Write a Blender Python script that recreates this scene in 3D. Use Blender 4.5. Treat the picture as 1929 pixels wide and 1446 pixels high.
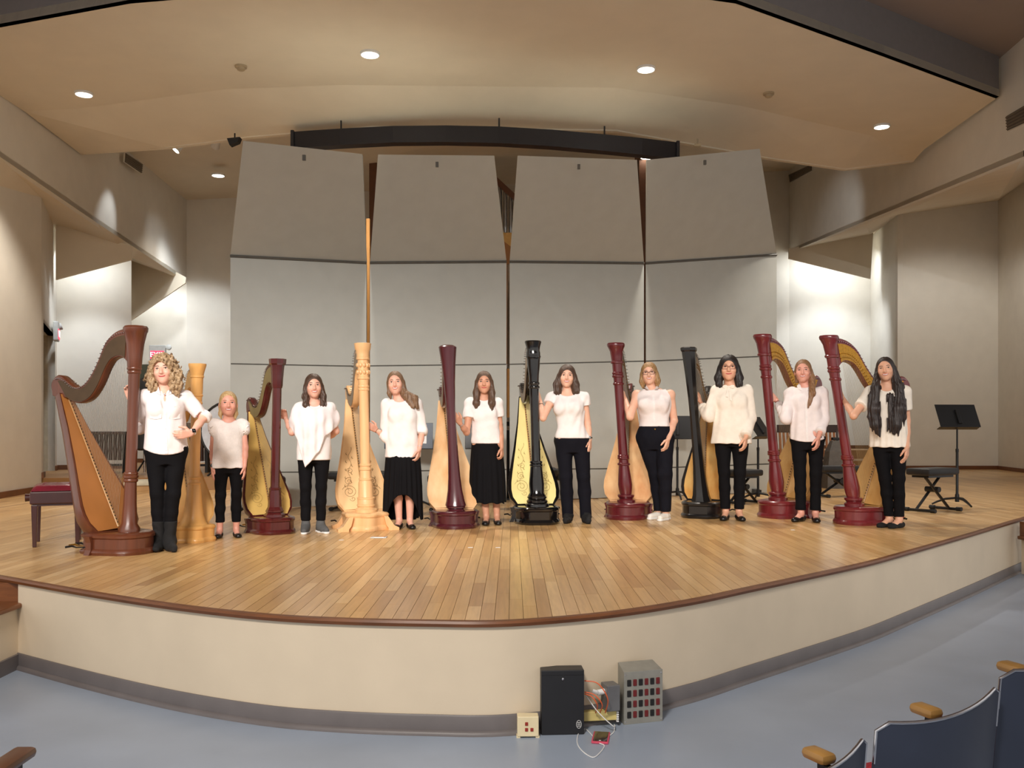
import bpy, bmesh, math, random
import numpy as np
from mathutils import Vector, Matrix

scene = bpy.context.scene
for o in list(bpy.data.objects):
    bpy.data.objects.remove(o, do_unlink=True)
COL = scene.collection
random.seed(7)

# ------------------------------------------------------------------ camera
F, CX, HZ = 1700.0, 964.5, 805.0          # focal length and horizon, in pixels of the 1929 x 1446 frame
CAMZ, SZ = 1.62, 0.60                     # eye height and stage height in metres
cam_d = bpy.data.cameras.new('camera')
cam = bpy.data.objects.new('camera', cam_d)
COL.objects.link(cam)
cam.location = (0, 0, CAMZ)
cam.rotation_euler = (math.pi / 2, 0, 0)
cam_d.sensor_width = 36.0
cam_d.lens = F / 1929.0 * 36.0
cam_d.shift_y = (HZ - 723.0) / 1929.0
cam_d.clip_end = 200
scene.camera = cam

# ------------------------------------------------------------------ world, exposure
world = bpy.data.worlds.new('house_ambient')
scene.world = world
world.use_nodes = True
bg = world.node_tree.nodes['Background']
bg.inputs[0].default_value = (1.0, 0.95, 0.90, 1)
bg.inputs[1].default_value = 0.78
vs = scene.view_settings
vs.view_transform = 'Standard'
vs.look = 'None'
vs.exposure = 0.15
vs.gamma = 1.0
vs.use_curve_mapping = False

def light(name, kind, loc, target, energy, color, size=0.3, spot=None, blend=0.5, size_y=None):
    d = bpy.data.lights.new(name, kind)
    d.energy = energy
    d.color = color
    if kind == 'AREA':
        d.size = size
        if size_y:
            d.shape = 'RECTANGLE'
            d.size_y = size_y
    else:
        d.shadow_soft_size = size
    if kind == 'SPOT':
        d.spot_size = math.radians(spot)
        d.spot_blend = blend
    o = bpy.data.objects.new(name, d)
    COL.objects.link(o)
    o.location = loc
    o.rotation_euler = (Vector(target) - Vector(loc)).to_track_quat('-Z', 'Y').to_euler()
    return o

WARM = (1.0, 0.91, 0.80)
NEUT = (1.0, 0.95, 0.88)
COOL = (0.86, 0.93, 1.0)
# assumed unseen spots behind and above the camera, added to light the people
for _i, (_x, _t, _e) in enumerate(((-4.9, -3.6, 1950), (-2.3, -1.2, 1850), (0.3, 1.3, 1750), (3.0, 4.0, 1550))):
    light('assumed_front_lamp', 'SPOT', (_x, -1.5, 6.2), (_t, 9.8, 1.15), _e, (1.0, 0.94, 0.88), 0.6, 31, 0.75)
light('stage_front_fill_lamp', 'SPOT', (-1.6, -1.0, 6.4), (-1.0, 5.0, 0.2), 1900, (1.0, 0.93, 0.84), 0.6, 84, 0.9)  # unseen fill lamp added to brighten the stage front wall and hall floor

# ------------------------------------------------------------------ helpers
def P(px, py, Y):
    return Vector(((px - CX) / F * Y, Y, CAMZ + (HZ - py) / F * Y))

def stageY(py):
    return F * (CAMZ - SZ) / (py - HZ)

def houseY(py):
    return F * CAMZ / (py - HZ)

def lin(c):
    out = []
    for v in c[:3]:
        v = v / 255.0
        out.append(v / 12.92 if v <= 0.04045 else ((v + 0.055) / 1.055) ** 2.4)
    return (*out, 1.0)

MATS = {}
def M(name, rgb, rough=0.5, metal=0.0, var=0.10, scale=12.0, stretch=(1, 1, 1), bump=0.0, bscale=None,
      coat=0.0, rgb2=None, emit=None, trans=0.0, spec=0.5, sss=0.0):
    if name in MATS:
        return MATS[name]
    m = bpy.data.materials.new(name)
    m.use_nodes = True
    nt = m.node_tree
    b = nt.nodes['Principled BSDF']
    b.inputs['Roughness'].default_value = rough
    b.inputs['Metallic'].default_value = metal
    b.inputs['Specular IOR Level'].default_value = spec
    if coat:
        b.inputs['Coat Weight'].default_value = coat
        b.inputs['Coat Roughness'].default_value = 0.12
    if trans:
        b.inputs['Transmission Weight'].default_value = trans
    if sss:
        b.inputs['Subsurface Weight'].default_value = sss
        b.inputs['Subsurface Radius'].default_value = (0.012, 0.005, 0.003)
        b.inputs['Subsurface Scale'].default_value = 1.0
    tc = nt.nodes.new('ShaderNodeTexCoord')
    mp = nt.nodes.new('ShaderNodeMapping')
    mp.inputs['Scale'].default_value = stretch
    nt.links.new(tc.outputs['Object'], mp.inputs['Vector'])
    nz = nt.nodes.new('ShaderNodeTexNoise')
    nz.inputs['Scale'].default_value = scale
    nz.inputs['Detail'].default_value = 4
    nt.links.new(mp.outputs['Vector'], nz.inputs['Vector'])
    rp = nt.nodes.new('ShaderNodeValToRGB')
    c = lin(rgb)
    if rgb2 is None:
        lo = tuple(v * (1 - var) for v in c[:3]) + (1,)
        hi = tuple(min(1, v * (1 + var)) for v in c[:3]) + (1,)
    else:
        lo, hi = c, lin(rgb2)
    rp.color_ramp.elements[0].position = 0.3
    rp.color_ramp.elements[1].position = 0.7
    rp.color_ramp.elements[0].color = lo
    rp.color_ramp.elements[1].color = hi
    nt.links.new(nz.outputs['Fac'], rp.inputs['Fac'])
    nt.links.new(rp.outputs['Color'], b.inputs['Base Color'])
    if bump:
        n2 = nt.nodes.new('ShaderNodeTexNoise')
        n2.inputs['Scale'].default_value = bscale or scale * 4
        n2.inputs['Detail'].default_value = 3
        nt.links.new(mp.outputs['Vector'], n2.inputs['Vector'])
        bp = nt.nodes.new('ShaderNodeBump')
        bp.inputs['Strength'].default_value = bump
        bp.inputs['Distance'].default_value = 0.01
        nt.links.new(n2.outputs['Fac'], bp.inputs['Height'])
        nt.links.new(bp.outputs['Normal'], b.inputs['Normal'])
    if emit:
        b.inputs['Emission Color'].default_value = lin(emit[0])
        b.inputs['Emission Strength'].default_value = emit[1]
    MATS[name] = m
    return m

def link(o, parent=None):
    COL.objects.link(o)
    if parent is not None:
        o.parent = parent
    return o

def tag(o, label=None, cat=None, group=None, kind=None):
    if label: o['label'] = label
    if cat: o['category'] = cat
    if group: o['group'] = group
    if kind: o['kind'] = kind
    return o

def thing(name, label, cat, loc=(0, 0, 0), rz=0.0, group=None):
    o = bpy.data.objects.new(name, None)
    o.empty_display_size = 0.1
    link(o)
    o.location = loc
    o.rotation_euler = (0, 0, rz)
    return tag(o, label, cat, group)

def meshobj(name, verts, faces, mat, parent=None, smooth=False, angle=None):
    me = bpy.data.meshes.new(name)
    me.from_pydata([tuple(v) for v in verts], [], faces)
    me.materials.append(mat)
    if smooth:
        me.polygons.foreach_set('use_smooth', [True] * len(me.polygons))
        if angle:
            me.set_sharp_from_angle(angle=math.radians(angle))
    me.update()
    o = bpy.data.objects.new(name, me)
    return link(o, parent)

class MB:
    """collects shapes into one mesh"""
    def __init__(s, fn=None):
        s.v, s.f, s.fn = [], [], fn
    def add(s, vs, fs):
        n = len(s.v)
        s.v += [Vector(v) for v in vs]
        s.f += [tuple(i + n for i in f) for f in fs]
        return s
    def box(s, c, size, rot=None, bevel=0.0, taper=1.0):
        bm = bmesh.new()
        bmesh.ops.create_cube(bm, size=1.0)
        for v in bm.verts:
            t = taper if v.co.z < 0 else 1.0
            v.co = Vector((v.co.x * size[0] * t, v.co.y * size[1] * t, v.co.z * size[2]))
        if bevel:
            bmesh.ops.bevel(bm, geom=bm.edges[:], offset=min(bevel, min(size) * 0.45), segments=2, affect='EDGES', profile=0.5)
        R = rot.to_matrix() if rot is not None and hasattr(rot, 'to_matrix') else (rot or Matrix.Identity(3))
        bm.verts.ensure_lookup_table()
        vs = [R @ v.co + Vector(c) for v in bm.verts]
        fs = [tuple(v.index for v in f.verts) for f in bm.faces]
        bm.free()
        return s.add(vs, fs)
    def tube(s, pts, r, n=8, closed=False, flat=1.0):
        pts = [Vector(p) for p in pts]
        m = len(pts)
        rs = r if isinstance(r, (list, tuple)) else [r] * m
        vs, fs = [], []
        prev = None
        for i, p in enumerate(pts):
            if closed:
                d = pts[(i + 1) % m] - pts[i - 1]
            else:
                d = pts[min(i + 1, m - 1)] - pts[max(i - 1, 0)]
            d.normalize()
            if prev is None:
                a = d.orthogonal().normalized()
                if abs(d.z) < 0.9:
                    a = d.cross(Vector((0, 0, 1))).normalized()
            else:
                a = (prev - d * prev.dot(d)).normalized()
            prev = a
            b = d.cross(a)
            for k in range(n):
                t = 2 * math.pi * k / n
                vs.append(p + (a * math.cos(t) + b * math.sin(t) * flat) * rs[i])
        for i in range(m if closed else m - 1):
            j = (i + 1) % m
            for k in range(n):
                k2 = (k + 1) % n
                fs.append((i * n + k, i * n + k2, j * n + k2, j * n + k))
        if not closed:
            fs.append(tuple(range(n))[::-1])
            fs.append(tuple((m - 1) * n + k for k in range(n)))
        return s.add(vs, fs)
    def lathe(s, prof, n=20, c=(0, 0, 0), sx=1.0, sy=1.0, rot=None, phase=0.0, flute=0.0, fl_n=16):
        """profile of (r, z) pairs turned about z, with caps"""
        vs, fs = [], []
        R = rot or Matrix.Identity(3)
        for r, z in prof:
            for k in range(n):
                t = 2 * math.pi * k / n + phase
                q = r * (1 + flute * math.cos(fl_n * t))
                vs.append(R @ Vector((q * math.cos(t) * sx, q * math.sin(t) * sy, z)) + Vector(c))
        for i in range(len(prof) - 1):
            for k in range(n):
                k2 = (k + 1) % n
                fs.append((i * n + k, i * n + k2, (i + 1) * n + k2, (i + 1) * n + k))
        fs.append(tuple(range(n))[::-1])
        fs.append(tuple((len(prof) - 1) * n + k for k in range(n)))
        return s.add(vs, fs)
    def loft(s, rings, cap=True):
        n = len(rings[0])
        vs = [p for r in rings for p in r]
        fs = []
        for i in range(len(rings) - 1):
            for k in range(n):
                k2 = (k + 1) % n
                fs.append((i * n + k, i * n + k2, (i + 1) * n + k2, (i + 1) * n + k))
        if cap:
            fs.append(tuple(range(n))[::-1])
            fs.append(tuple((len(rings) - 1) * n + k for k in range(n)))
        return s.add(vs, fs)
    def slab(s, pts, off):
        """polygon with thickness: pts and pts + off"""
        n = len(pts)
        off = Vector(off)
        vs = [Vector(p) for p in pts] + [Vector(p) + off for p in pts]
        fs = [tuple(range(n)), tuple(range(2 * n - 1, n - 1, -1))]
        for k in range(n):
            k2 = (k + 1) % n
            fs.append((k, n + k, n + k2, k2))
        return s.add(vs, fs)
    def ball(s, c, r, nu=12, nv=8, R=None):
        rr = r if isinstance(r, (list, tuple)) else (r, r, r)
        prof = [(math.sin(math.pi * (i + 0.001) / (nv + 0.002)), -math.cos(math.pi * (i + 0.001) / (nv + 0.002))) for i in range(nv + 1)]
        vs, fs = [], []
        for q, z in prof:
            for k in range(nu):
                t = 2 * math.pi * k / nu
                p = Vector((q * math.cos(t) * rr[0], q * math.sin(t) * rr[1], z * rr[2]))
                vs.append((R @ p if R else p) + Vector(c))
        for i in range(nv):
            for k in range(nu):
                k2 = (k + 1) % nu
                fs.append((i * nu + k, i * nu + k2, (i + 1) * nu + k2, (i + 1) * nu + k))
        fs.append(tuple(range(nu))[::-1])
        fs.append(tuple(nv * nu + k for k in range(nu)))
        return s.add(vs, fs)
    def build(s, name, mat, parent=None, smooth=False, angle=40):
        vs = [s.fn(v) for v in s.v] if s.fn else s.v
        o = meshobj(name, vs, s.f, mat, parent, smooth, angle)
        bm = bmesh.new()
        bm.from_mesh(o.data)
        bmesh.ops.recalc_face_normals(bm, faces=bm.faces)
        bm.to_mesh(o.data)
        bm.free()
        return o

def smooth_curve(pts, n=6):
    """Catmull-Rom through points of any dimension"""
    A = np.array([tuple(p) for p in pts], float)
    A = np.vstack([2 * A[0] - A[1], A, 2 * A[-1] - A[-2]])
    out = []
    for i in range(1, len(A) - 2):
        p0, p1, p2, p3 = A[i - 1], A[i], A[i + 1], A[i + 2]
        for k in range(n):
            t = k / n
            out.append(0.5 * (2 * p1 + (p2 - p0) * t + (2 * p0 - 5 * p1 + 4 * p2 - p3) * t ** 2 + (3 * p1 - p0 - 3 * p2 + p3) * t ** 3))
    out.append(A[-2])
    return out

def rotm(axis, deg):
    return Matrix.Rotation(math.radians(deg), 3, axis)

def struct(name, mb, mat, smooth=False, label=None):
    o = mb.build(name, mat, None, smooth)
    o['kind'] = 'structure'
    if label: o['label'] = label
    return o

# ------------------------------------------------------------------ materials
m_wall = M('painted_wall', (222, 216, 204), 0.75, var=0.03, scale=3, bump=0.05, bscale=120)
m_ceil = M('painted_ceiling', (224, 212, 190), 0.85, var=0.03, scale=2, bump=0.05, bscale=90)
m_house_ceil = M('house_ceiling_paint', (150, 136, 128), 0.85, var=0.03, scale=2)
m_fascia = M('stage_front_paint', (214, 198, 174), 0.6, var=0.04, scale=2.5, bump=0.04, bscale=60)
m_panel = M('shell_panel_laminate', (186, 188, 182), 0.5, var=0.03, scale=5, bump=0.06, bscale=160)
m_seam = M('panel_edge_grey', (92, 90, 84), 0.5)
m_base = M('rubber_base_grey', (104, 98, 98), 0.45, var=0.08, scale=6)
m_floor = M('painted_concrete_floor', (150, 162, 180), 0.32, var=0.08, scale=1.6, bump=0.03, bscale=30)
m_nosing = M('stage_nosing_wood', (112, 66, 34), 0.4, var=0.2, scale=5, stretch=(1, 1, 8))
m_wbase = M('brown_baseboard', (112, 70, 42), 0.45, var=0.15, scale=4)
m_black = M('matte_black', (20, 20, 22), 0.55, var=0.2)
m_blackmetal = M('black_metal', (24, 24, 26), 0.35, metal=0.3, var=0.15)
m_blackpad = M('black_vinyl', (26, 26, 28), 0.5, var=0.15, bump=0.1, bscale=80)
m_chrome = M('chrome', (200, 200, 205), 0.18, metal=1.0, var=0.04)
m_white = M('white_plastic', (230, 230, 228), 0.5, var=0.03)
m_grill = M('vent_dark', (86, 76, 66), 0.6)
m_lens = M('lamp_lens', (255, 250, 240), 0.4, emit=((255, 246, 230), 9.0))
m_brass = M('brass', (176, 132, 52), 0.3, metal=0.9, var=0.15)

# plank material: tone comes with each plank, grain from noise
def plank_material():
    m = bpy.data.materials.new('oak_stage_plank')
    m.use_nodes = True
    nt = m.node_tree
    b = nt.nodes['Principled BSDF']
    b.inputs['Roughness'].default_value = 0.30
    b.inputs['Coat Weight'].default_value = 0.15
    b.inputs['Coat Roughness'].default_value = 0.2
    at = nt.nodes.new('ShaderNodeAttribute')
    at.attribute_name = 'tone'
    rp = nt.nodes.new('ShaderNodeValToRGB')
    rp.color_ramp.elements[0].color = lin((190, 146, 94))
    rp.color_ramp.elements[1].color = lin((232, 194, 140))
    e = rp.color_ramp.elements.new(0.5)
    e.color = lin((214, 172, 114))
    nt.links.new(at.outputs['Fac'], rp.inputs['Fac'])
    tc = nt.nodes.new('ShaderNodeTexCoord')
    mp = nt.nodes.new('ShaderNodeMapping')
    mp.inputs['Scale'].default_value = (30, 2.0, 1)
    nt.links.new(tc.outputs['Object'], mp.inputs['Vector'])
    nz = nt.nodes.new('ShaderNodeTexNoise')
    nz.inputs['Scale'].default_value = 1.5
    nz.inputs['Detail'].default_value = 5
    nt.links.new(mp.outputs['Vector'], nz.inputs['Vector'])
    mx = nt.nodes.new('ShaderNodeMix')
    mx.data_type = 'RGBA'
    mx.blend_type = 'MULTIPLY'
    mx.inputs['Factor'].default_value = 0.35
    r2 = nt.nodes.new('ShaderNodeValToRGB')
    r2.color_ramp.elements[0].color = (0.55, 0.48, 0.42, 1)
    r2.color_ramp.elements[1].color = (1, 1, 1, 1)
    r2.color_ramp.elements[0].position = 0.3
    r2.color_ramp.elements[1].position = 0.62
    nt.links.new(nz.outputs['Fac'], r2.inputs['Fac'])
    nt.links.new(rp.outputs['Color'], mx.inputs[6])
    nt.links.new(r2.outputs['Color'], mx.inputs[7])
    nt.links.new(mx.outputs[2], b.inputs['Base Color'])
    return m
m_plank = plank_material()

# ------------------------------------------------------------------ the stage
edge_px = [(0, 1084), (166, 1113), (332, 1138), (498, 1156), (640, 1164), (800, 1168), (960, 1168), (1150, 1152),
           (1300, 1129), (1400, 1108), (1500, 1087), (1625, 1060), (1700, 1040), (1831, 1003), (1929, 974)]
ep = [((x - CX) / F * stageY(y), stageY(y)) for x, y in edge_px]
ep = [(-6.4, 8.1), (-4.6, 6.92)] + ep + [(7.6, 12.1), (10.0, 14.6)]
edge_xy = [(float(a), float(b)) for a, b in smooth_curve(ep, 5)]
EX = np.array([p[0] for p in edge_xy]); EY = np.array([p[1] for p in edge_xy])
def yfront(x):
    return float(np.interp(x, EX, EY))

# sub-floor under the planks
mb = MB()
mb.slab([(x, y + 0.03, SZ - 0.03) for x, y in edge_xy] + [(10.0, 26, SZ - 0.03), (-10, 26, SZ - 0.03), (-10, 8.13, SZ - 0.03)], (0, 0, -0.05))
floor_stage = struct('floor_stage', mb, m_nosing, label='oak plank stage floor with a bowed front edge')

def set_tone(me, tones):
    at = me.attributes.new('tone', 'FLOAT', 'FACE')
    at.data.foreach_set('value', tones)

PW = 0.078
planks = []
x = -10.0
while x < 12.4:
    x1 = x + PW
    y = max(yfront(x), yfront(x1)) - random.random() * 0.9
    first = True
    ymax = 25.3
    while y < ymax:
        L = random.uniform(0.55, 1.35)
        ya, yb = y, min(y + L, ymax)
        if yb > max(yfront(x), yfront(x1)) + 0.04:
            q0 = max(ya, yfront(x) + 0.015); q1 = max(ya, yfront(x1) + 0.015)
            g = 0.0012
            planks.append((q0, x + g, x1 - g, q0 + g, q1 + g, yb - g, min(1, max(0, random.gauss(0.5, 0.24)))))
        y = yb
    x = x1
def plank_geo(pk):
    _, xa, xb, ya0, ya1, yb, t = pk
    zt = SZ + 0.0006 * (t - 0.5)
    zb = SZ - 0.029
    vs = [(xa, ya0, zb), (xb, ya1, zb), (xb, yb, zb), (xa, yb, zb), (xa, ya0, zt), (xb, ya1, zt), (xb, yb, zt), (xa, yb, zt)]
    fs = [(4, 5, 6, 7), (0, 1, 5, 4), (1, 2, 6, 5), (2, 3, 7, 6), (3, 0, 4, 7)]
    return vs, fs
def plank_rank(pk):
    px = (pk[1] / pk[0]) * F + CX
    return pk[0] + (50 if px < -20 or px > 1950 else 0)
planks.sort(key=plank_rank)
for pk in planks[:300]:
    vs, fs = plank_geo(pk)
    o = meshobj('plank', vs, fs, m_plank, floor_stage)
    set_tone(o.data, [pk[6]] * len(fs))
vs, fs, tn = [], [], []
for pk in planks[300:]:
    a, b = plank_geo(pk)
    n = len(vs)
    vs += a
    fs += [tuple(i + n for i in f) for f in b]
    tn += [pk[6]] * len(b)
o = meshobj('plank_field', vs, fs, m_plank, floor_stage)
set_tone(o.data, tn)
o['kind'] = 'stuff'

# nosing, front wall of the stage, rubber base
def edge_sweep(section, name, mat, xs=None, label=None, x_lo=-3.33):
    """sweep a closed section of (offset towards hall, z) along the edge"""
    pts = [p for p in edge_xy if p[0] > x_lo]
    pts = [(x_lo, yfront(x_lo))] + pts
    rings = []
    for i, p in enumerate(pts):
        a = pts[max(i - 1, 0)]; b = pts[min(i + 1, len(pts) - 1)]
        d = Vector((b[0] - a[0], b[1] - a[1])).normalized()
        nrm = Vector((d.y, -d.x))
        rings.append([Vector((p[0] + nrm.x * o_, p[1] + nrm.y * o_, z)) for o_, z in section])
    mb = MB().loft(rings)
    return struct(name, mb, mat, True, label)
edge_sweep([(0.0, SZ - 0.032), (0.018, SZ - 0.03), (0.026, SZ - 0.012), (0.02, SZ + 0.001), (-0.02, SZ + 0.001), (-0.02, SZ - 0.032)], 'trim_1', m_nosing,
           label='dark brown wooden nosing along the stage edge', x_lo=-6.0)
edge_sweep([(0.0, 0.0), (0.0, SZ - 0.03), (-0.08, SZ - 0.03), (-0.08, 0.0)], 'wall_stage_front', m_fascia, label='cream painted bowed front wall of the stage')
edge_sweep([(0.001, 0.0), (0.036, 0.0), (0.034, 0.012), (0.026, 0.022), (0.016, 0.026), (0.014, 0.095), (0.008, 0.105), (0.001, 0.105)], 'baseboard_stage', m_base,
           label='grey rubber base along the stage front')

# hall floor
mb = MB()
mb.slab([(-14, -4, 0), (16, -4, 0), (16, 16, 0), (-14, 16, 0)], (0, 0, -0.1))
struct('floor_hall', mb, m_floor, label='blue grey painted floor of the hall')

# steps at the left of the stage
mb = MB().box((-4.2, 5.85, 0.205), (1.74, 0.7, 0.41)).box((-4.2, 5.35, 0.13), (1.74, 0.4, 0.26))
struct('wall_stage_steps', mb, m_fascia, label='cream side wall of the stage steps')
mb = MB().box((-4.19, 5.82, 0.425), (1.80, 0.70, 0.032), bevel=0.012).box((-4.19, 5.36, 0.275), (1.80, 0.40, 0.03), bevel=0.012)
struct('trim_2', mb, m_nosing, label='brown wooden treads of the stage steps')
mb = MB().slab([(-5.05, 6.19, 0.44), (-3.32, 6.13, 0.44), (-3.32, 6.13, 0.575), (-5.05, 7.2, 0.575)], (0, 0.06, 0))
struct('trim_3', mb, m_nosing, label='brown wooden riser above the steps')
mb = MB().box((-3.325, 5.85, 0.05), (0.03, 0.6, 0.1))
struct('baseboard_steps', mb, m_base)
# wooden end post of the right steps
q = P(1929, 985, 9.9)
mb = MB().box((q.x + 0.1, 9.8, 0.5), (0.24, 0.3, 0.17)).box((q.x + 0.1, 9.75, 0.41), (0.30, 0.4, 0.04), bevel=0.012)
struct('trim_4', mb, m_nosing, label='brown wooden tread at the right end of the stage')
mb = MB().box((q.x + 0.12, 9.8, 0.2), (0.24, 0.3, 0.38))
struct('wall_right_steps', mb, m_fascia)

# ------------------------------------------------------------------ walls
def V(x, y, z): return Vector((x, y, z))
FLZ = SZ - 0.005
def wall(mb, a, b, za, zb, z0=FLZ, th=0.12):
    """upright wall between two plan points with tops za, zb; thickness goes away from the hall"""
    a = Vector(a); b = Vector(b)
    d = (b - a).normalized()
    n = Vector((-d.y, d.x))
    mb.slab([V(a.x, a.y, z0), V(b.x, b.y, z0), V(b.x, b.y, zb), V(a.x, a.y, za)], V(n.x, n.y, 0) * th)
a0, a1, a2, a3, a4, a5 = (-6.95, 9.0), (-7.535, 14.45), (-8.75, 17.35), (-7.55, 17.9), (-8.95, 21.0), (-7.5, 20.8)
b1 = (7.68, 25.0)
r2, r3, r4, r5 = (9.93, 25.0), (9.4, 22.0), (11.85, 22.0), (10.1, 12.0)
mb = MB()
wall(mb, a0, a1, 4.55, 5.30)
mb2 = MB()
# door recess in the narrow wall
def lerp2(a, b, t): return (a[0] + (b[0] - a[0]) * t, a[1] + (b[1] - a[1]) * t)
d0, d1 = lerp2(a1, a2, 0.12), lerp2(a1, a2, 0.86)
wall(mb, a1, d0, 5.30, 5.31)
wall(mb, d1, a2, 5.36, 5.37)
wall(mb, d0, d1, 5.31, 5.36, z0=3.34)
wall(mb, a2, a3, 5.37, 4.99)
wall(mb, a3, a4, 4.99, 5.5, th=0.02)
wall(mb, a4, a5, 5.5, 4.98)
struct('wall_left', mb, m_wall, label='zigzag white side wall left of the stage')
mb = MB()
dn = (Vector(d1) - Vector(d0)).normalized(); dnn = Vector((-dn.y, dn.x)) * 0.45
mb.slab([V(d0[0] + dnn.x, d0[1] + dnn.y, FLZ), V(d1[0] + dnn.x, d1[1] + dnn.y, FLZ), V(d1[0] + dnn.x, d1[1] + dnn.y, 3.34), V(d0[0] + dnn.x, d0[1] + dnn.y, 3.34)], V(dnn.x, dnn.y, 0) * 0.1)
for q_ in (d0, d1):
    mb.slab([V(q_[0], q_[1], FLZ), V(q_[0] + dnn.x * 1.1, q_[1] + dnn.y * 1.1, FLZ), V(q_[0] + dnn.x * 1.1, q_[1] + dnn.y * 1.1, 3.40), V(q_[0], q_[1], 3.40)], (dn.x * 0.05 * (1 if q_ is d1 else -1), dn.y * 0.05 * (1 if q_ is d1 else -1), 0))
mb.slab([V(d0[0], d0[1], 3.34), V(d1[0], d1[1], 3.34), V(d1[0] + dnn.x * 1.1, d1[1] + dnn.y * 1.1, 3.34), V(d0[0] + dnn.x * 1.1, d0[1] + dnn.y * 1.1, 3.34)], (0, 0, 0.06))
struct('door_1', mb, M('door_beige', (190, 180, 158), 0.6), label='beige door set in a recess of the left wall')
mb = MB()
wall(mb, a5, b1, 6.95, 8.8)
struct('wall_back', mb, m_wall, label='back wall behind the shell panels')
mb = MB()
wall(mb, b1, r2, 6.47, 6.91)
wall(mb, r2, r3, 6.91, 6.80)
wall(mb, r3, r4, 6.80, 7.15)
wall(mb, r4, r5, 7.15, 7.2)
struct('wall_right', mb, m_wall, label='zigzag white side wall right of the stage')

# bulkheads, soffits
mb = MB()
k00, k0, km, k1 = V(-7.13, 8, 5.76), V(-7.13, 12.56, 5.39), V(-7.25, 15.8, 5.19), V(-7.5, 20.8, 4.98)
def strip(mb, bot, top, off):
    n = len(bot)
    for i in range(n - 1):
        mb.slab([bot[i], bot[i + 1], top[i + 1], top[i]], off)
strip(mb, [k00, k0, km, k1], [V(-7.13, 8, 7.2), V(-7.13, 12.56, 7.2), V(-7.25, 15.8, 7.2), V(-7.5, 20.8, 7.2)], (-0.1, 0, 0))
struct('wall_left_bulkhead', mb, m_wall, label='left bulkhead below the ceiling')
A0t, A1t, A2t, A3t, A4t, A5t = V(*a0, 4.55), V(*a1, 5.30), V(*a2, 5.37), V(*a3, 4.99), V(*a4, 5.5), k1
mb = MB()
for tri in [(k00, k0, A0t), (A0t, k0, A1t), (A1t, k0, km), (A1t, km, A2t), (A2t, km, A3t), (A3t, km, k1), (A3t, k1, A4t)]:
    mb.slab(tri, (0, 0, 0.08))
struct('ceiling_left_soffit', mb, m_ceil, label='sloping soffit above the left wall')
mb = MB()
q0, qm, q1 = V(6.8, 8, 4.94), V(6.8, 12.0, 5.22), V(7.68, 25, 6.47)
qc = V(7.24, 18.5, 5.85)
strip(mb, [q0, qm, qc, q1], [V(6.8, 8, 8.9), V(6.8, 12, 8.9), V(7.24, 18.5, 8.9), V(7.68, 25, 8.9)], (0.1, 0, 0))
struct('wall_right_bulkhead', mb, m_wall, label='right bulkhead below the ceiling')
R2t, R3t, R4t, R5t = V(*r2, 6.91), V(*r3, 6.80), V(*r4, 7.15), V(*r5, 7.2)
mb = MB()
for tri in [(q1, qc, R2t), (qc, R3t, R2t), (qc, qm, R3t), (qm, R4t, R3t), (qm, R5t, R4t), (qm, q0, R5t)]:
    mb.slab(tri, (0, 0, 0.08))
struct('ceiling_right_soffit', mb, m_ceil, label='sloping soffit above the right wall')

# added boards where the upper wall is only in shade; they hide the assumed washers
def header(name, pts, off, label):
    struct(name, MB().slab(pts, off), m_ceil, label=label)
def hpt(px, py, Y): return P(px, py, Y)
header('wall_left_shade_board', [P(105, 527, 16.6), P(249, 489, 17.1), P(250, 464, 17.1), P(105, 416, 16.6)], (-0.02, 0.05, 0), 'added tan board standing in for shade on the left wall bay')
header('wall_left_shade_board_inner', [P(247, 603, 20.1), P(349, 533, 20.0), P(350, 522, 20.0), P(247, 466, 20.1)], (0, 0.05, 0), 'added tan board standing in for shade on the inner left bay')
header('wall_right_shade_board', [P(1486, 487, 23.9), P(1640, 525, 23.8), P(1645, 438, 23.8), P(1486, 468, 23.9)], (0, 0.05, 0), 'added tan board standing in for shade on the right wall bay')
# assumed washer lamps, unseen behind the boards; more assumed and fill lamps follow
light('assumed_washer_lamp', 'AREA', (-7.95, 17.05, 4.95), (-8.1, 17.75, 2.6), 12, COOL, 0.9, size_y=0.2)
light('assumed_washer_lamp_2', 'AREA', (-8.1, 20.3, 4.85), (-8.1, 21.0, 2.6), 11, COOL, 0.9, size_y=0.2)
light('assumed_washer_lamp_3', 'AREA', (8.6, 24.15, 6.35), (8.7, 25.0, 3.4), 36, COOL, 1.5, size_y=0.2)
light('assumed_wall_lamp', 'SPOT', (9.6, 18.0, 6.35), (10.6, 22.5, 1.0), 560, NEUT, 0.15, 95, 0.6)  # assumed lamp without a fixture, added to lighten the right side wall
light('wall_fill_lamp_2', 'SPOT', (-7.9, 12.5, 5.0), (-7.2, 15.5, 0.6), 22, NEUT, 0.15, 95, 0.6)  # unseen spot added to lighten the left side wall
light('wall_fill_lamp_3', 'SPOT', (-6.6, 18.5, 6.6), (-6.9, 21.0, 1.6), 380, COOL, 0.15, 64, 0.6)  # added fill without a fixture, brightens the wall left of the shell
light('wall_fill_lamp_4', 'SPOT', (-7.45, 15.6, 5.0), (-8.2, 17.8, 1.5), 240, COOL, 0.12, 62, 0.6)  # added unseen fill, lifts the lower part of the left bay
light('wall_fill_lamp_5', 'SPOT', (8.4, 22.4, 6.0), (8.8, 25.0, 2.2), 330, COOL, 0.12, 78, 0.6)  # added unseen fill for the right wall bay
light('wall_fill_lamp_6', 'SPOT', (-7.0, 18.4, 4.95), (-8.0, 21.0, 1.7), 110, COOL, 0.12, 70, 0.6)  # added unseen fill for the inner left bay

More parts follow.
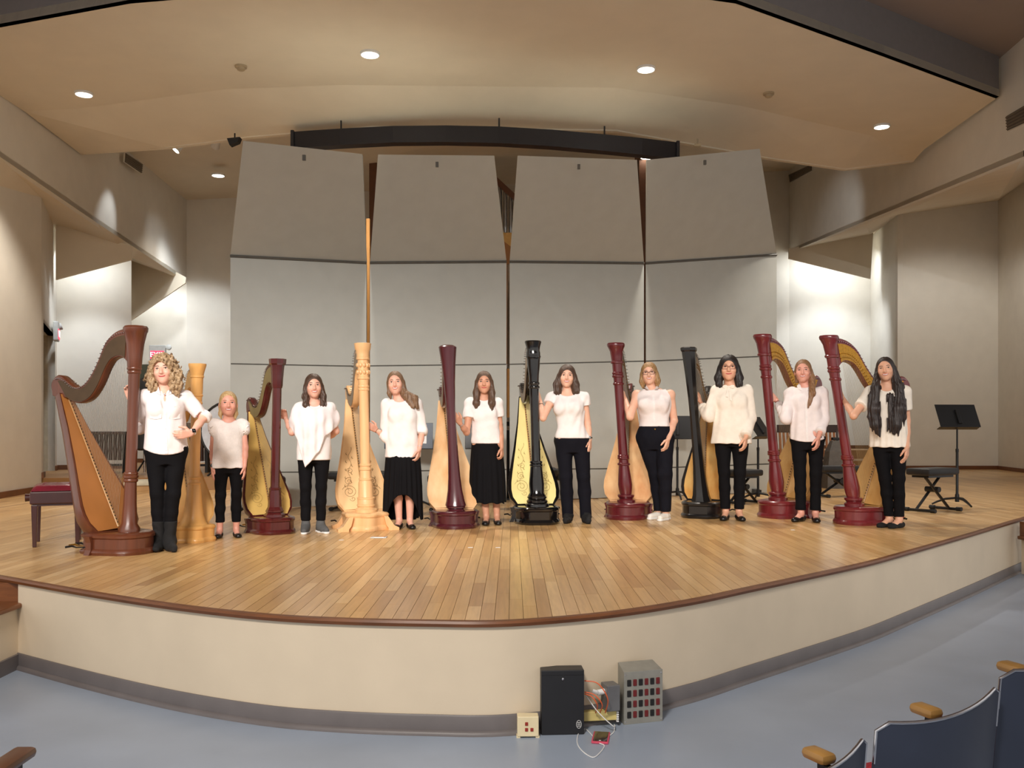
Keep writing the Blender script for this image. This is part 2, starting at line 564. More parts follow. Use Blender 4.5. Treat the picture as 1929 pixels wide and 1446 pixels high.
# ceiling slab over the stage
ZC = 6.24
def C(px, py, z=ZC):
    Y = (z - CAMZ) * F / (HZ - py)
    return P(px, py, Y)
front = [V(-7.13, 10.76, ZC), V(-5.86, 10.33, ZC), V(-4.16, 9.76, ZC), V(-2, 9.4, ZC), V(0.8, 9.3, ZC), V(2.44, 9.76, ZC), V(4.6, 11.15, ZC), V(6.8, 12.6, ZC)]
crease = [V(-7.13, 13.2, ZC), C(150, 204), C(425, 168), C(640, 160), C(1160, 165), C(1400, 200), C(1640, 255), V(6.85, 15.0, ZC)]
ZR = 5.98
rear = [V(-7.2, 15.1, 6.18), C(320, 281, ZR), C(470, 262, ZR), C(700, 243, ZR), C(1160, 250, ZR), C(1440, 300, ZR), C(1590, 322, ZR), V(6.92, 15.6, 6.2)]
mb = MB()
for A, B in ((front, crease), (crease, rear)):
    for i in range(len(A) - 1):
        mb.slab([A[i], A[i + 1], B[i + 1], B[i]], (0, 0, 0.1))
for i in range(len(rear) - 1):   # back edge of the slab up to the roof
    p, q = rear[i], rear[i + 1]
    mb.slab([p, q, V(q.x, q.y, 6.9), V(p.x, p.y, 6.9)], (0, -0.08, 0))
struct('ceiling_stage', mb, m_ceil, label='tan painted ceiling over the stage')
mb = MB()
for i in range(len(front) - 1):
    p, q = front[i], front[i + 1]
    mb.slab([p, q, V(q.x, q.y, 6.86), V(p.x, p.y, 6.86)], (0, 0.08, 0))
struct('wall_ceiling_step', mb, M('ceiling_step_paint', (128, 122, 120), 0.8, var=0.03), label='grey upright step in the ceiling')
mb = MB()
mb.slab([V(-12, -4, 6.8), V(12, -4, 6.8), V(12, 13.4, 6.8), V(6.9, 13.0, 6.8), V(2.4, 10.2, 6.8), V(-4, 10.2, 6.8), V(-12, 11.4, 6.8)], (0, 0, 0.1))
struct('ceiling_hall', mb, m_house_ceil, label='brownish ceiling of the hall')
mb = MB()
mb.slab([V(-7.6, 12.8, 6.85), V(8.2, 12.8, 7.6), V(8.2, 25.4, 8.8), V(-7.6, 21.2, 6.85)], (0, 0, 0.1))
struct('ceiling_back', mb, m_ceil, label='raised ceiling behind the stage ceiling')

# raised platforms behind the shell and baseboards
mb = MB().slab([V(-7.62, 14.47, SZ), V(-3.2, 14.9, SZ), V(-3.2, 22, SZ), V(-9, 21.4, SZ), V(-8.9, 17.3, SZ)], (0, 0, 0.21))
o = struct('floor_platform_left', mb, M('platform_wood', (150, 112, 70), 0.45, var=0.12, scale=3, stretch=(1, 6, 1)), label='low wooden platform behind the left harps')
mb = MB().slab([V(4.4, 21.7, SZ), V(9.4, 21.7, SZ), V(9.45, 24.95, SZ), V(4.4, 24.2, SZ)], (0, 0, 0.22)).slab([V(4.4, 23.2, SZ + 0.22), V(9.5, 23.2, SZ + 0.22), V(9.6, 24.95, SZ + 0.22), V(4.4, 24.2, SZ + 0.22)], (0, 0, 0.22))
struct('floor_platform_right', mb, MATS['platform_wood'], label='two-step wooden platform behind the right harps')
def baseboard(name, segs, z0):
    mb = MB()
    for a, b in segs:
        a = Vector(a); b = Vector(b); d = (b - a).normalized(); n = Vector((d.y, -d.x)) * 0.03
        mb.slab([V(a.x, a.y, z0), V(b.x, b.y, z0), V(b.x, b.y, z0 + 0.09), V(a.x, a.y, z0 + 0.09)], (n.x, n.y, 0))
    struct(name, mb, m_wbase)
baseboard('baseboard_left', [(a0, a1)], SZ)
baseboard('baseboard_left_platform', [(a1, d0), (d1, a2), (a2, a3), (a4, a5)], SZ + 0.21)
baseboard('baseboard_right', [(r3, r4), (r4, r5)], SZ)
baseboard('baseboard_right_platform', [(b1, r2)], SZ + 0.44)
# ------------------------------------------------------------------ acoustic shell
def shell_tower(label, cols, tops):
    """cols: bottom/seam pixel pairs per side with depth; tops: canopy corners"""
    (xl, Yl), (xr, Yr), ys = cols
    t = thing('acoustic_shell_tower', label, 'stage panel', (P((xl + xr) / 2, 900, (Yl + Yr) / 2).x, (Yl + Yr) / 2, SZ), 0, 'acoustic shell panels behind the harps')
    org = t.location
    back = Vector((0, 0.06, 0))
    for (lt, rt), (lb, rb) in zip(ys[:-1], ys[1:]):
        g = 1.2
        a, b, c, d = P(xl, lb - g, Yl), P(xr, rb - g, Yr), P(xr, rt + g, Yr), P(xl, lt + g, Yl)
        mb = MB().slab([p - org for p in (a, b, c, d)], back)
        mb.build('panel', m_panel, t)
        if (lt, rt) != ys[0]:
            mb = MB()
            z1 = [P(xl, lt - g, Yl) - org, P(xr, rt - g, Yr) - org, P(xr, rt + g, Yr) - org, P(xl, lt + g, Yl) - org]
            mb.slab([p + Vector((0, 0.012, 0)) for p in z1], (0, 0.04, 0)).build('seam_strip', m_seam, t)
    (tlx, tly), (trx, try_) = tops
    lt, rt = ys[0]
    a, b = P(xl, lt - 1.5, Yl), P(xr, rt - 1.5, Yr)
    d = P(tlx, tly, Yl - 1.25)
    nn = (b - a).cross(d - a).normalized()
    ray = P(trx, try_, 1.0) - cam.location
    c = cam.location + ray * ((a - cam.location).dot(nn) / ray.dot(nn))      # keeps the canopy flat
    MB().slab([p - org for p in (a, b, c, d)], back).build('canopy_panel', m_panel, t)
    MB().tube([a - org + Vector((0, -0.004, -0.01)), b - org + Vector((0, -0.004, -0.01))], 0.018, 8).build('hinge_rail', m_seam, t, True)
    m = (c + d) / 2 - org
    MB().box(m + Vector((0, -0.02, -0.12)), (0.035, 0.03, 0.06)).build('hook', m_seam, t)
    bl, br = P(xl, ys[-1][0], Yl) - org, P(xr, ys[-1][1], Yr) - org
    mid = (bl + br) / 2
    for s in (-0.7, 0.7):
        MB().box((mid.x + s, mid.y + 0.45, 0.04), (0.08, 0.8, 0.06)).build('foot', m_blackmetal, t)
    MB().tube([(mid.x, mid.y + 0.25, 0.05), (mid.x, mid.y + 0.25, (a - org).z)], 0.03).build('rear_post', m_blackmetal, t)
    return t
S = [((434, 11.05), (690, 11.9), [(482, 495), (685, 690), (890, 888), (961, 950)]),
     ((697, 11.9), (954, 12.5), [(495, 493), (689, 686), (888, 884), (950, 944)]),
     ((960, 12.5), (1213, 13.2), [(493, 496), (686, 680), (884, 882), (944, 936)]),
     ((1217, 13.2), (1463, 14.2), [(496, 480), (680, 670), (882, 873), (936, 927)])]
T = [((458, 265), (682, 290)), ((712, 291), (931, 293)), ((975, 293), (1200, 301)), ((1218, 301), (1431, 280))]
LB = ['leftmost tall grey shell panel, behind the girl in the draped white top', 'second tall grey shell panel from the left, behind the carved pale harp',
      'third tall grey shell panel from the left, behind the woman at the glossy black harp', 'rightmost tall grey shell panel, behind the woman in the bow blouse']
for c, t, l in zip(S, T, LB):
    shell_tower(l, c, t)

# wooden post seen in the gap between the first two panels
p0, p1_ = P(693.5, 945, 12.6), P(693.5, 412, 12.6)
t = thing('wooden_post', 'thin honey-coloured upright wooden post in the gap between the two left shell panels', 'post', (p0.x, 12.6, SZ))
MB().box((0, 0, (p1_.z - SZ) / 2), (0.05, 0.05, p1_.z - SZ), bevel=0.006).build('shaft', M('honey_wood', (190, 138, 78), 0.45, var=0.15, scale=6, stretch=(1, 1, 0.2)), t)
MB().box((0, 0, 0.02), (0.2, 0.2, 0.04), bevel=0.008).build('foot', MATS['honey_wood'], t)
# telescopic pole in the gap between the middle panels
p0 = P(957.5, 942, 12.75)
t = thing('telescopic_pole', 'slim brown and silver pole in the gap between the two middle shell panels', 'pole', (p0.x, 12.75, SZ))
h1 = P(957, 498, 12.75).z - SZ; h2 = P(957, 690, 12.75).z - SZ; h3 = P(957, 790, 12.75).z - SZ
MB().tube([(0, 0, h2), (0, 0, h1)], 0.016).build('upper_tube', M('dark_brown_metal', (92, 74, 56), 0.4), t, True)
MB().tube([(0, 0, h3), (0, 0, h2)], 0.02).build('middle_tube', MATS['honey_wood'], t, True)
MB().tube([(0, 0, 0), (0, 0, h3)], 0.024).build('lower_tube', m_blackmetal, t, True)
for z in (h2, h3, h3 - 0.12):
    MB().tube([(0, 0, z - 0.03), (0, 0, z + 0.03)], 0.03).build('collar', m_chrome, t, True)
MB().box((0, 0, 0.012), (0.24, 0.16, 0.024)).build('base_plate', m_blackmetal, t)

# pipe organ behind the shell
OY = 19.2
def opx(px): return (px - CX) / F * OY
oc = thing('pipe_organ', 'pipe organ with silver pipes in a wooden case, seen between the shell panels', 'organ', (opx(957), OY, SZ))
m_case = M('organ_wood', (170, 118, 66), 0.45, var=0.15, scale=4, stretch=(1, 1, 0.3))
m_pipe = M('organ_pipe_metal', (150, 150, 150), 0.25, metal=0.9, var=0.1)
zb = P(950, 441, OY).z - SZ
MB().box((0, 0.4, zb / 2), (5.6, 0.9, zb)).build('case', m_case, oc)
xs = np.linspace(-2.72, 2.72, 48)
for i, xx in enumerate(xs):
    k = abs(((i / 47) * 3) % 1 - 0.5) * 2
    rel = xx - (opx(950) - opx(957))
    top = P(950, 356, OY).z - SZ - 0.95 * (rel) if abs(rel) < 0.4 else P(950, 350, OY).z - SZ + 0.3 * k
    mb = MB().lathe([(0.012, zb), (0.042, zb + 0.16), (0.045, zb + 0.2), (0.045, top)], 10, c=(xx, 0.1, 0))
    mb.build('pipe', m_pipe, oc, True)
zt = P(950, 356, OY).z - SZ
x0, x1 = opx(920) - opx(957), opx(985) - opx(957)
MB().slab([(x0, -0.02, zt + 0.42), (x1, -0.02, zt - 0.26), (x1, -0.02, zt - 0.42), (x0, -0.02, zt + 0.26)], (0, 0.05, 0)).build('rail', M('organ_dark_wood', (96, 58, 32), 0.5), oc)
for sx in (-1, 1):
    MB().box((sx * 2.85, 0.2, (zt + 0.9) / 2), (0.16, 0.7, zt + 0.9)).build('side_post', MATS['organ_dark_wood'], oc)
xw = opx(953) - opx(957)
MB().slab([(xw - 0.12, -0.06, zb + 0.02), (xw + 0.14, -0.06, zb + 0.02), (xw + 0.14, -0.06, zb - 0.3), (xw - 0.12, -0.06, zb - 0.1)], (0, 0.05, 0)).build('trim_board', M('pale_wood', (222, 178, 104), 0.5), oc)

# curved black housing under the ceiling
top = [(551, 248), (640, 242), (740, 237), (840, 236), (940, 238), (1040, 244), (1140, 253), (1210, 260), (1277, 268)]
Ys = [13.1, 12.9, 12.78, 12.7, 12.7, 12.78, 12.9, 13.0, 13.2]
t = thing('screen_housing', 'long bowed black housing hanging under the ceiling above the shell panels', 'screen case', (0, 13.5, P(900, 268, 13.45).z))
rings = []
for (x, y), Y in zip(top, Ys):
    a, b = P(x, y, Y), P(x, y + 30, Y)
    o_ = t.location
    rings.append([a - o_, a - o_ + Vector((0, 0.2, 0)), b - o_ + Vector((0, 0.2, 0)), b - o_])
m_hous = M('housing_black', (24, 22, 28), 0.45, var=0.1)
MB().loft(rings).build('case', m_hous, t)
rings2 = [[r[3] + Vector((0, -0.012, 0.02)), r[3] + Vector((0, 0.02, 0.02)), r[3] + Vector((0, 0.02, -0.012)), r[3] + Vector((0, -0.012, -0.012))] for r in rings]
MB().loft(rings2).build('lower_lip', m_hous, t)
for i in (0, -1):
    c = sum(rings[i], Vector()) / 4
    MB().box(c, (0.05, 0.26, 0.27), bevel=0.01).build('end_cap', m_hous, t)
for i in (1, 4, 6):
    c = (rings[i][0] + rings[i][1]) / 2
    MB().tube([c, c + Vector((0, 0, 0.15))], 0.012, 6).build('hanger', m_hous, t)

# ------------------------------------------------------------------ ceiling fittings
def downlight(px, py, z, r, label, watt, target=None, spot=100, nrm=None):
    c = C(px, py, z) if z else None
    t = thing('ceiling_downlight', label, 'ceiling light', c, 0, 'round ceiling downlights')
    MB().lathe([(r * 1.13, 0.02), (r * 1.16, -0.012), (r * 1.02, -0.016), (r * 0.98, 0.005)], 24).build('trim_ring', m_white, t, True)
    MB().lathe([(r, 0.0), (r * 0.98, -0.012), (r * 0.6, -0.02)], 24).build('lens', m_lens, t, True)
    if watt:
        light('downlight_lamp', 'SPOT', c + Vector((0, 0, -0.06)), (target or c - Vector((0, 0, 3))), watt, WARM, 0.12, spot, 0.5)
    return t
downlight(158, 177, ZC - 0.015, 0.105, 'leftmost bright round downlight in the front stage ceiling', 520)
downlight(697, 102, ZC - 0.015, 0.105, 'bright round downlight in the front ceiling, left of centre', 520)
downlight(1217, 130, ZC - 0.015, 0.105, 'bright round downlight in the front ceiling, right of centre', 520)
downlight(1661, 238, ZC - 0.015, 0.105, 'rightmost bright round downlight in the front stage ceiling', 480)
downlight(411, 330, 6.835, 0.12, 'round downlight in the raised back ceiling, left of the shell panels', 160)
downlight(1219, 296, 7.29, 0.13, 'round downlight just under the right end of the black housing', 0)

def spot_head(px, py, Y, label, target, watt, stem=0.25):
    c = P(px, py, Y)
    t = thing('spotlight', label, 'spotlight', c, 0, 'small adjustable spotlights behind the stage ceiling')
    d = (Vector(target) - c).normalized()
    q = d.to_track_quat('Z', 'Y').to_matrix()
    MB().lathe([(0.04, -0.1), (0.055, -0.09), (0.075, 0.05), (0.08, 0.06)], 16, rot=q).build('can', m_white, t, True)
    MB().lathe([(0.07, 0.058), (0.066, 0.064)], 16, rot=q).build('lens', m_lens, t, True)
    MB().tube([-d * 0.05, Vector((0, 0, stem))], 0.012, 6).build('stem', m_white, t)
    light('spotlight_lamp', 'SPOT', c + d * 0.12, target, watt, COOL, 0.04, 34, 0.9)
spot_head(335, 279, 16.8, 'small lit spotlight behind the ceiling edge, left of its twin', (-7.25, 16.2, 5.3), 90)
spot_head(407, 272, 16.6, 'small lit spotlight nearest the left shell panel', (-7.35, 19.2, 5.1), 90)
spot_head(1366, 284, 16.2, 'small lit spotlight peeping over the rightmost shell panel', (7.35, 20.2, 6.05), 200, 1.35)
# loose fitting and bracket beside the left shell top
c = P(440, 264, 13.2)
t = thing('ceiling_speaker_horn', 'small black wedge fixture at the ceiling by the left shell panel', 'fixture', c)
MB().slab([(-0.10, 0, 0.03), (0.09, 0, 0.05), (0.06, 0, -0.02), (-0.06, 0, -0.07)], (0, 0.12, 0)).build('wedge', m_black, t)
MB().tube([(0, 0.06, 0.03), (0, 0.06, 0.12)], 0.012, 6).build('stem', m_black, t)
c = P(1314, 274, 13.6)
t = thing('ceiling_bracket', 'small pale bracket under the ceiling right of the black housing', 'bracket', c)
MB().box((0, 0, 0), (0.10, 0.06, 0.04), bevel=0.008).build('plate', M('beige_metal', (190, 172, 140), 0.5), t)
MB().tube([(0, 0.0, 0.02), (0, 0.0, 0.10)], 0.012, 6).build('stem', MATS['beige_metal'], t)
for px, py, l in ((454, 124, 'small round smoke detector on the ceiling, left side'), (1448, 175, 'small round smoke detector on the ceiling, right side')):
    c = C(px, py, ZC)
    t = thing('smoke_detector', l, 'smoke detector', c, 0, 'smoke detectors')
    MB().lathe([(0.075, 0.0), (0.075, -0.025), (0.05, -0.03)], 20).build('base', M('detector_plastic', (176, 158, 128), 0.5), t, True)
    MB().lathe([(0.05, -0.025), (0.048, -0.055), (0.03, -0.065)], 20).build('sensor', MATS['detector_plastic'], t, True)

def vent(pts, label, inward):
    t = thing('air_vent', label, 'air vent', sum(pts, Vector()) / 4, 0, 'air vents high on the bulkheads')
    o_ = t.location
    q = [p - o_ for p in pts]
    n = Vector(inward)
    MB().slab([p * 1.06 for p in q], n * 0.02).build('frame', m_wall, t)
    MB().slab([p + n * 0.022 for p in q], n * 0.006).build('backing', m_grill, t)
    mb = MB()
    for i in range(5):
        f = (i + 0.5) / 5
        a = q[0].lerp(q[3], f); b = q[1].lerp(q[2], f)
        mb.tube([a + n * 0.03, b + n * 0.03], 0.012, 6)
        mb.build('slat', M('vent_slat', (112, 100, 86), 0.5), t)
        mb = MB()
def on_left(px, py):
    Y = 7.22 * F / (CX - px); return P(px, py, Y)
def on_right(px, py):
    Y = (6.8 - 12 * 0.0677) / ((px - CX) / F - 0.0677); return P(px, py, Y)
vent([on_left(233, 305), on_left(264, 326), on_left(266, 309), on_left(234, 288)], 'grey louvred air vent on the left bulkhead', (1, 0, 0))
vent([on_right(1490, 343), on_right(1531, 321), on_right(1531, 309), on_right(1488, 329)], 'grey louvred air vent on the right bulkhead by the shell panel', (-1, 0, 0))
vent([on_right(1901, 246), on_right(1945, 226), on_right(1945, 192), on_right(1899, 219)], 'grey louvred air vent at the right edge of the picture', (-1, 0, 0))

# ------------------------------------------------------------------ exit signs
def text_mesh(txt, size, mat, parent, name, depth=0.002):
    cu = bpy.data.curves.new(name, 'FONT')
    cu.body = txt
    cu.size = size
    cu.extrude = depth
    cu.align_x = 'CENTER'
    cu.align_y = 'CENTER'
    tmp = bpy.data.objects.new(name + '_tmp', cu)
    COL.objects.link(tmp)
    dg = bpy.context.evaluated_depsgraph_get()
    me = bpy.data.meshes.new_from_object(tmp.evaluated_get(dg))
    bpy.data.objects.remove(tmp, do_unlink=True)
    me.name = name
    me.materials.clear()
    me.materials.append(mat)
    o = bpy.data.objects.new(name, me)
    link(o, parent)
    return o
m_exit = M('exit_red_face', (214, 60, 84), 0.4, emit=((230, 60, 86), 1.2))
m_exitw = M('exit_letters', (255, 235, 235), 0.4, emit=((255, 225, 225), 1.6))
m_sign = M('sign_grey', (172, 172, 168), 0.5)
def exit_sign(loc, rz, label, lamps):
    t = thing('exit_sign', label, 'exit sign', loc, rz)
    MB().box((0, 0.05, 0), (0.36, 0.08, 0.34), bevel=0.01).build('housing', m_sign, t)
    MB().box((0.0, 0.006, -0.05), (0.30, 0.012, 0.18)).build('face', m_exit, t)
    o = text_mesh('EXIT', 0.155, m_exitw, t, 'lettering')
    o.rotation_euler = (math.pi / 2, 0, 0)
    o.location = (0, -0.002, -0.05)
    for s in lamps:
        R = rotm('X', 70)
        MB().lathe([(0.03, -0.05), (0.06, -0.03), (0.065, 0.02), (0.05, 0.03)], 12, c=(0.25 * s, 0.0, 0.12), rot=R).build('emergency_lamp', m_sign, t, True)
        MB().tube([(0.14 * s, 0.04, 0.12), (0.25 * s, 0.02, 0.12)], 0.012, 6).build('arm', m_sign, t)
# on the narrow left wall, above the doorway
dd = Vector(a2) - Vector(a1)
w = P(99, 624, 16.3)
tt = 0.64
q = Vector(a1).lerp(Vector(a2), tt)
ang = math.atan2(-(-dd.x), dd.y)
# outward normal of that wall faces right and towards the hall
nrm = Vector((dd.y, -dd.x)).normalized()
exit_sign((q.x + nrm.x * 0.12, q.y + nrm.y * 0.12, P(99, 624, q.y).z), math.atan2(nrm.x, -nrm.y), 'exit sign seen edge-on above the doorway in the left wall', (1,))
exit_sign((P(297, 664, 20.45).x, 20.42, P(297, 664, 20.45).z), 0.1, 'red lit exit sign on the wall behind the curly-haired woman', (1,))

# ------------------------------------------------------------------ music stands
m_standm = M('music_stand_black', (22, 22, 24), 0.42, metal=0.2, var=0.1)
def music_stand(px, foot_py, top_py, label, rz=0.0, tilt=20, paper=False, w=0.50, mat=None, legrot=30, Y=None):
    Y = Y or stageY(foot_py)
    base = P(px, foot_py, Y)
    h = P(px, top_py, Y).z - SZ
    mat = mat or m_standm
    t = thing('music_stand', label, 'music stand', (base.x, Y, SZ), rz, 'black music stands')
    hd = h - 0.20
    for k in range(3):
        a = math.radians(120 * k + legrot)
        d = Vector((math.cos(a), math.sin(a), 0))
        MB().tube([d * 0.02 + Vector((0, 0, 0.10)), d * 0.14 + Vector((0, 0, 0.085)), d * 0.24 + Vector((0, 0, 0.045)), d * 0.30 + Vector((0, 0, 0.012))], [0.016, 0.016, 0.014, 0.012], 6).build('leg', mat, t, True)
    MB().tube([(0, 0, 0.05), (0, 0, 0.14), (0, 0, 0.16), (0, 0, 0.72)], [0.026, 0.026, 0.017, 0.017], 10).build('lower_tube', mat, t, True)
    MB().tube([(0, 0, 0.70), (0, 0, 0.74), (0, 0, 0.745), (0, 0, hd)], [0.02, 0.02, 0.011, 0.011], 10).build('upper_tube', mat, t, True)
    R = rotm('X', -tilt)
    dk = MB()
    dk.box(Vector((0, -0.01, hd + 0.02)) + R @ Vector((0, 0, 0.0)), (w, 0.006, 0.33), rot=R, bevel=0.003)
    dk.build('desk', mat, t)
    MB().box(Vector((0, 0.02, hd + 0.02)) + R @ Vector((0, 0.03, -0.165)), (w, 0.07, 0.006), rot=R).build('ledge', mat, t)
    MB().box(Vector((0, -0.025, hd + 0.02)) + R @ Vector((0, -0.0, -0.01)), (0.05, 0.03, 0.2), rot=R, bevel=0.005).build('bracket', mat, t)
    if paper:
        MB().box(Vector((0, -0.018, hd + 0.02)) + R @ Vector((0.06, -0.002, 0.02)), (0.34, 0.002, 0.24), rot=R).build('sheet_music', m_white, t)
    return t
music_stand(1803, 952, 757, 'black music stand standing alone at the far right of the stage', rz=0.12, tilt=26, w=0.56)
music_stand(1276, 939, 781, 'black music stand between the woman in the sleeveless blouse and the plain black harp', tilt=4)
music_stand(1428, 942, 779, 'black music stand behind the bow-blouse woman, beside a dark red harp', tilt=34, rz=0.9)
music_stand(770, 955, 794, 'dark music stand holding white sheet music behind the girl in the high-low skirt', tilt=6, paper=True, w=0.62, mat=M('stand_blue_black', (46, 54, 66), 0.4, metal=0.2))
music_stand(912, 951, 795, 'black music stand mostly hidden behind the girl in the long skirt', tilt=10)
music_stand(566, 945, 800, 'black music stand hidden behind the girl in the draped top', tilt=6, w=0.42)

# ------------------------------------------------------------------ benches
def x_bench(px, foot_py, label, rz, L=0.62, h=0.50, Y=None, W=0.32, round_seat=False):
    Y = Y or stageY(foot_py)
    b = P(px, foot_py, Y)
    t = thing('folding_bench', label, 'bench', (b.x, Y, SZ), rz, 'black folding keyboard benches')
    MB().box((0, 0, h - 0.045), (L, W, 0.085), bevel=0.025).build('cushion', m_blackpad, t, True)
    MB().box((0, 0, h - 0.10), (L * 0.8, W * 0.7, 0.03)).build('seat_plate', m_blackmetal, t)
    for s in (-1, 1):
        MB().tube([(s * L * 0.36, 0.05 * s, h - 0.11), (-s * L * 0.40, 0.05 * s, 0.03)], 0.018, 6).build('leg', m_blackmetal, t)
        MB().tube([(s * L * 0.42, -W * 0.62, 0.022), (s * L * 0.42, W * 0.62, 0.022)], 0.018, 8).build('foot_bar', m_blackmetal, t)
        for e in (-1, 1):
            MB().tube([(s * L * 0.42, e * W * 0.45, 0.025), (s * L * 0.42, e * W * 0.66, 0.025)], 0.025, 8).build('rubber_foot', m_black, t)
    MB().tube([(0, -0.09, h * 0.5), (0, 0.09, h * 0.5)], 0.035, 10).build('pivot_knob', m_black, t)
    return t
x_bench(1757, 962, 'black padded folding bench beside the lone music stand at the far right', 0.55, L=0.62, h=0.53)
x_bench(1580, 935, 'black folding bench between the two rightmost dark red harps', 0.2, L=0.66, h=0.46)
x_bench(678, 960, 'black folding bench behind the carved pale harp', -0.1, L=0.74, h=0.47)
x_bench(851, 966, 'black folding bench behind the trumpet-columned burgundy harp', 0.1, L=0.58, h=0.45)
x_bench(490, 966, 'black folding bench behind the small dark red harp with yellow soundboard', 0.3, L=0.58, h=0.44)
x_bench(1400, 948, 'black folding bench behind the bow-blouse woman', 0.5, L=0.44, h=0.46)
# round throne behind the glossy black harp
Y = stageY(958)
t = thing('padded_stool', 'black round padded stool behind the glossy black harp', 'stool', (P(1008, 958, Y).x, Y, SZ))
MB().lathe([(0.22, 0.40), (0.29, 0.41), (0.305, 0.44), (0.30, 0.49), (0.24, 0.52), (0.05, 0.525)], 24, sy=0.75).build('cushion', m_blackpad, t, True)
MB().tube([(0, 0, 0.12), (0, 0, 0.41)], 0.03, 10).build('post', m_blackmetal, t, True)
for k in range(4):
    a = math.radians(90 * k + 35)
    d = Vector((math.cos(a), math.sin(a), 0))
    MB().tube([(0, 0, 0.2), d * 0.20 + Vector((0, 0, 0.10)), d * 0.32 + Vector((0, 0, 0.015))], 0.016, 6).build('leg', m_blackmetal, t)
for s in (-1, 1):
    MB().ball((0.29 * s, -0.02, 0.40), 0.045, 10, 6).build('adjust_knob', m_black, t)

# red-cushioned wooden bench beside the brown harp
m_maho = M('dark_mahogany', (58, 22, 20), 0.3, var=0.2, scale=8, stretch=(1, 1, 0.3), coat=0.4)
m_redv = M('red_vinyl', (112, 24, 40), 0.38, var=0.15, scale=10, coat=0.2)
bc = P(104, 1022, 7.95)
t = thing('artist_bench', 'dark wooden bench with a tufted dark red seat beside the brown harp', 'bench', (bc.x + 0.02, 7.95, SZ), math.radians(24))
MB().box((0, 0, 0.42), (0.40, 0.50, 0.11), bevel=0.012).build('frame', m_maho, t)
MB().box((0, 0, 0.365), (0.36, 0.46, 0.03)).build('apron', m_maho, t)
n = 16
cu = MB()
vs, fs = [], []
for i in range(n + 1):
    for j in range(n + 1):
        u, v = i / n * 2 - 1, j / n * 2 - 1
        e = (1 - abs(u) ** 6) * (1 - abs(v) ** 6)
        z = 0.478 + 0.055 * e ** 0.5 - 0.010 * (math.cos(u * 6.28) * math.cos(v * 6.28) < -0.6) * e
        vs.append((u * 0.195, v * 0.245, z))
for i in range(n):
    for j in range(n):
        a = i * (n + 1) + j
        fs.append((a, a + n + 1, a + n + 2, a + 1))
cu.add(vs, fs)
cu.build('cushion', m_redv, t, True)
for sx in (-1, 1):
    for sy in (-1, 1):
        MB().box((0.165 * sx, 0.21 * sy, 0.18), (0.05, 0.05, 0.36), taper=0.6, bevel=0.004).build('leg', m_maho, t)
    MB().tube([(0.19 * sx, -0.15, 0.42), (0.24 * sx, -0.15, 0.42)], [0.03, 0.035], 12).build('knob', m_maho, t, True)
for u, v in [(-.1, -.14), (.1, -.14), (0, 0), (-.1, .14), (.1, .14)]:
    MB().ball((u, v, 0.53), (0.012, 0.012, 0.006), 8, 5).build('button', m_redv, t)

# pale-topped wooden stool between harp and woman
Y = 8.95
b = P(273, 1000, Y)
t = thing('wooden_stool', 'low pale wooden stool with a white seat between the brown harp and the curly-haired woman', 'stool', (b.x, Y, SZ), 0.3)
m_birch = M('birch_wood', (196, 152, 98), 0.5, var=0.12, scale=6)
MB().box((0, 0, 0.475), (0.36, 0.32, 0.05), bevel=0.015).build('seat', M('cream_seat', (214, 206, 180), 0.6), t, True)
MB().box((0, 0, 0.43), (0.32, 0.28, 0.05)).build('apron', m_birch, t)
for sx in (-1, 1):
    for sy in (-1, 1):
        MB().box((0.14 * sx, 0.12 * sy, 0.205), (0.04, 0.04, 0.41), taper=0.7).build('leg', m_birch, t)

# water bottle
Y = 8.55
b = P(149, 1012, Y)
t = thing('water_bottle', 'clear plastic water bottle with blue label under the red-seated bench', 'bottle', (b.x, Y, SZ))
m_glass = M('clear_plastic', (205, 212, 215), 0.12, trans=0.75, var=0.02)
MB().lathe([(0.028, 0.0), (0.034, 0.008), (0.034, 0.14), (0.030, 0.165), (0.014, 0.20), (0.013, 0.212)], 16).build('bottle_body', m_glass, t, True)
MB().lathe([(0.0345, 0.07), (0.0352, 0.072), (0.0352, 0.115), (0.0345, 0.117)], 16).build('label_band', M('blue_label', (60, 92, 130), 0.5), t, True)
MB().lathe([(0.016, 0.208), (0.016, 0.228), (0.012, 0.23)], 14).build('cap', M('bottle_cap', (60, 44, 40), 0.5), t, True)

# percussion at the back left: marimba, covered instrument, bass drum
PZ = SZ + 0.21
Y = 16.0
m_reso = M('resonator_brown', (58, 36, 28), 0.4, var=0.2, scale=3)
def marimba(x0, x1, label, Y, topy, boty):
    a, b = P(x0, topy, Y), P(x1, topy, Y)
    L = b.x - a.x
    h = a.z - PZ
    low = P(x0, boty, Y).z - PZ
    t = thing('marimba', label, 'marimba', ((a.x + b.x) / 2, Y, PZ), 0)
    MB().box((0, 0, h - 0.03), (L, 0.5, 0.03), bevel=0.005).build('rail', m_reso, t)
    n = max(4, int(L / 0.075))
    for i in range(n):
        xx = -L / 2 + (i + 0.5) * L / n
        MB().box((xx, 0, h - 0.005), (L / n * 0.82, 0.42, 0.02)).build('bar', M('rosewood', (60, 30, 24), 0.4), t)
        MB().tube([(xx, -0.1, low), (xx, -0.1, h - 0.045)], L / n * 0.44, 10).build('resonator', m_reso, t, True)
    for s in (-1, 1):
        MB().box((s * L * 0.49, 0, h / 2), (0.05, 0.4, h)).build('end_frame', m_black, t)
    MB().box((0, 0.12, low * 0.5 + 0.02), (L, 0.04, 0.04)).build('stretcher', m_black, t)
    return t
marimba(166, 243, 'dark marimba with brown resonator tubes seen through the strings of the brown harp', 16.2, 813, 866)
marimba(348, 396, 'second dark keyboard instrument behind the honey maple harp', 16.4, 797, 868)
Y = 15.4
b = P(272, 868, Y)
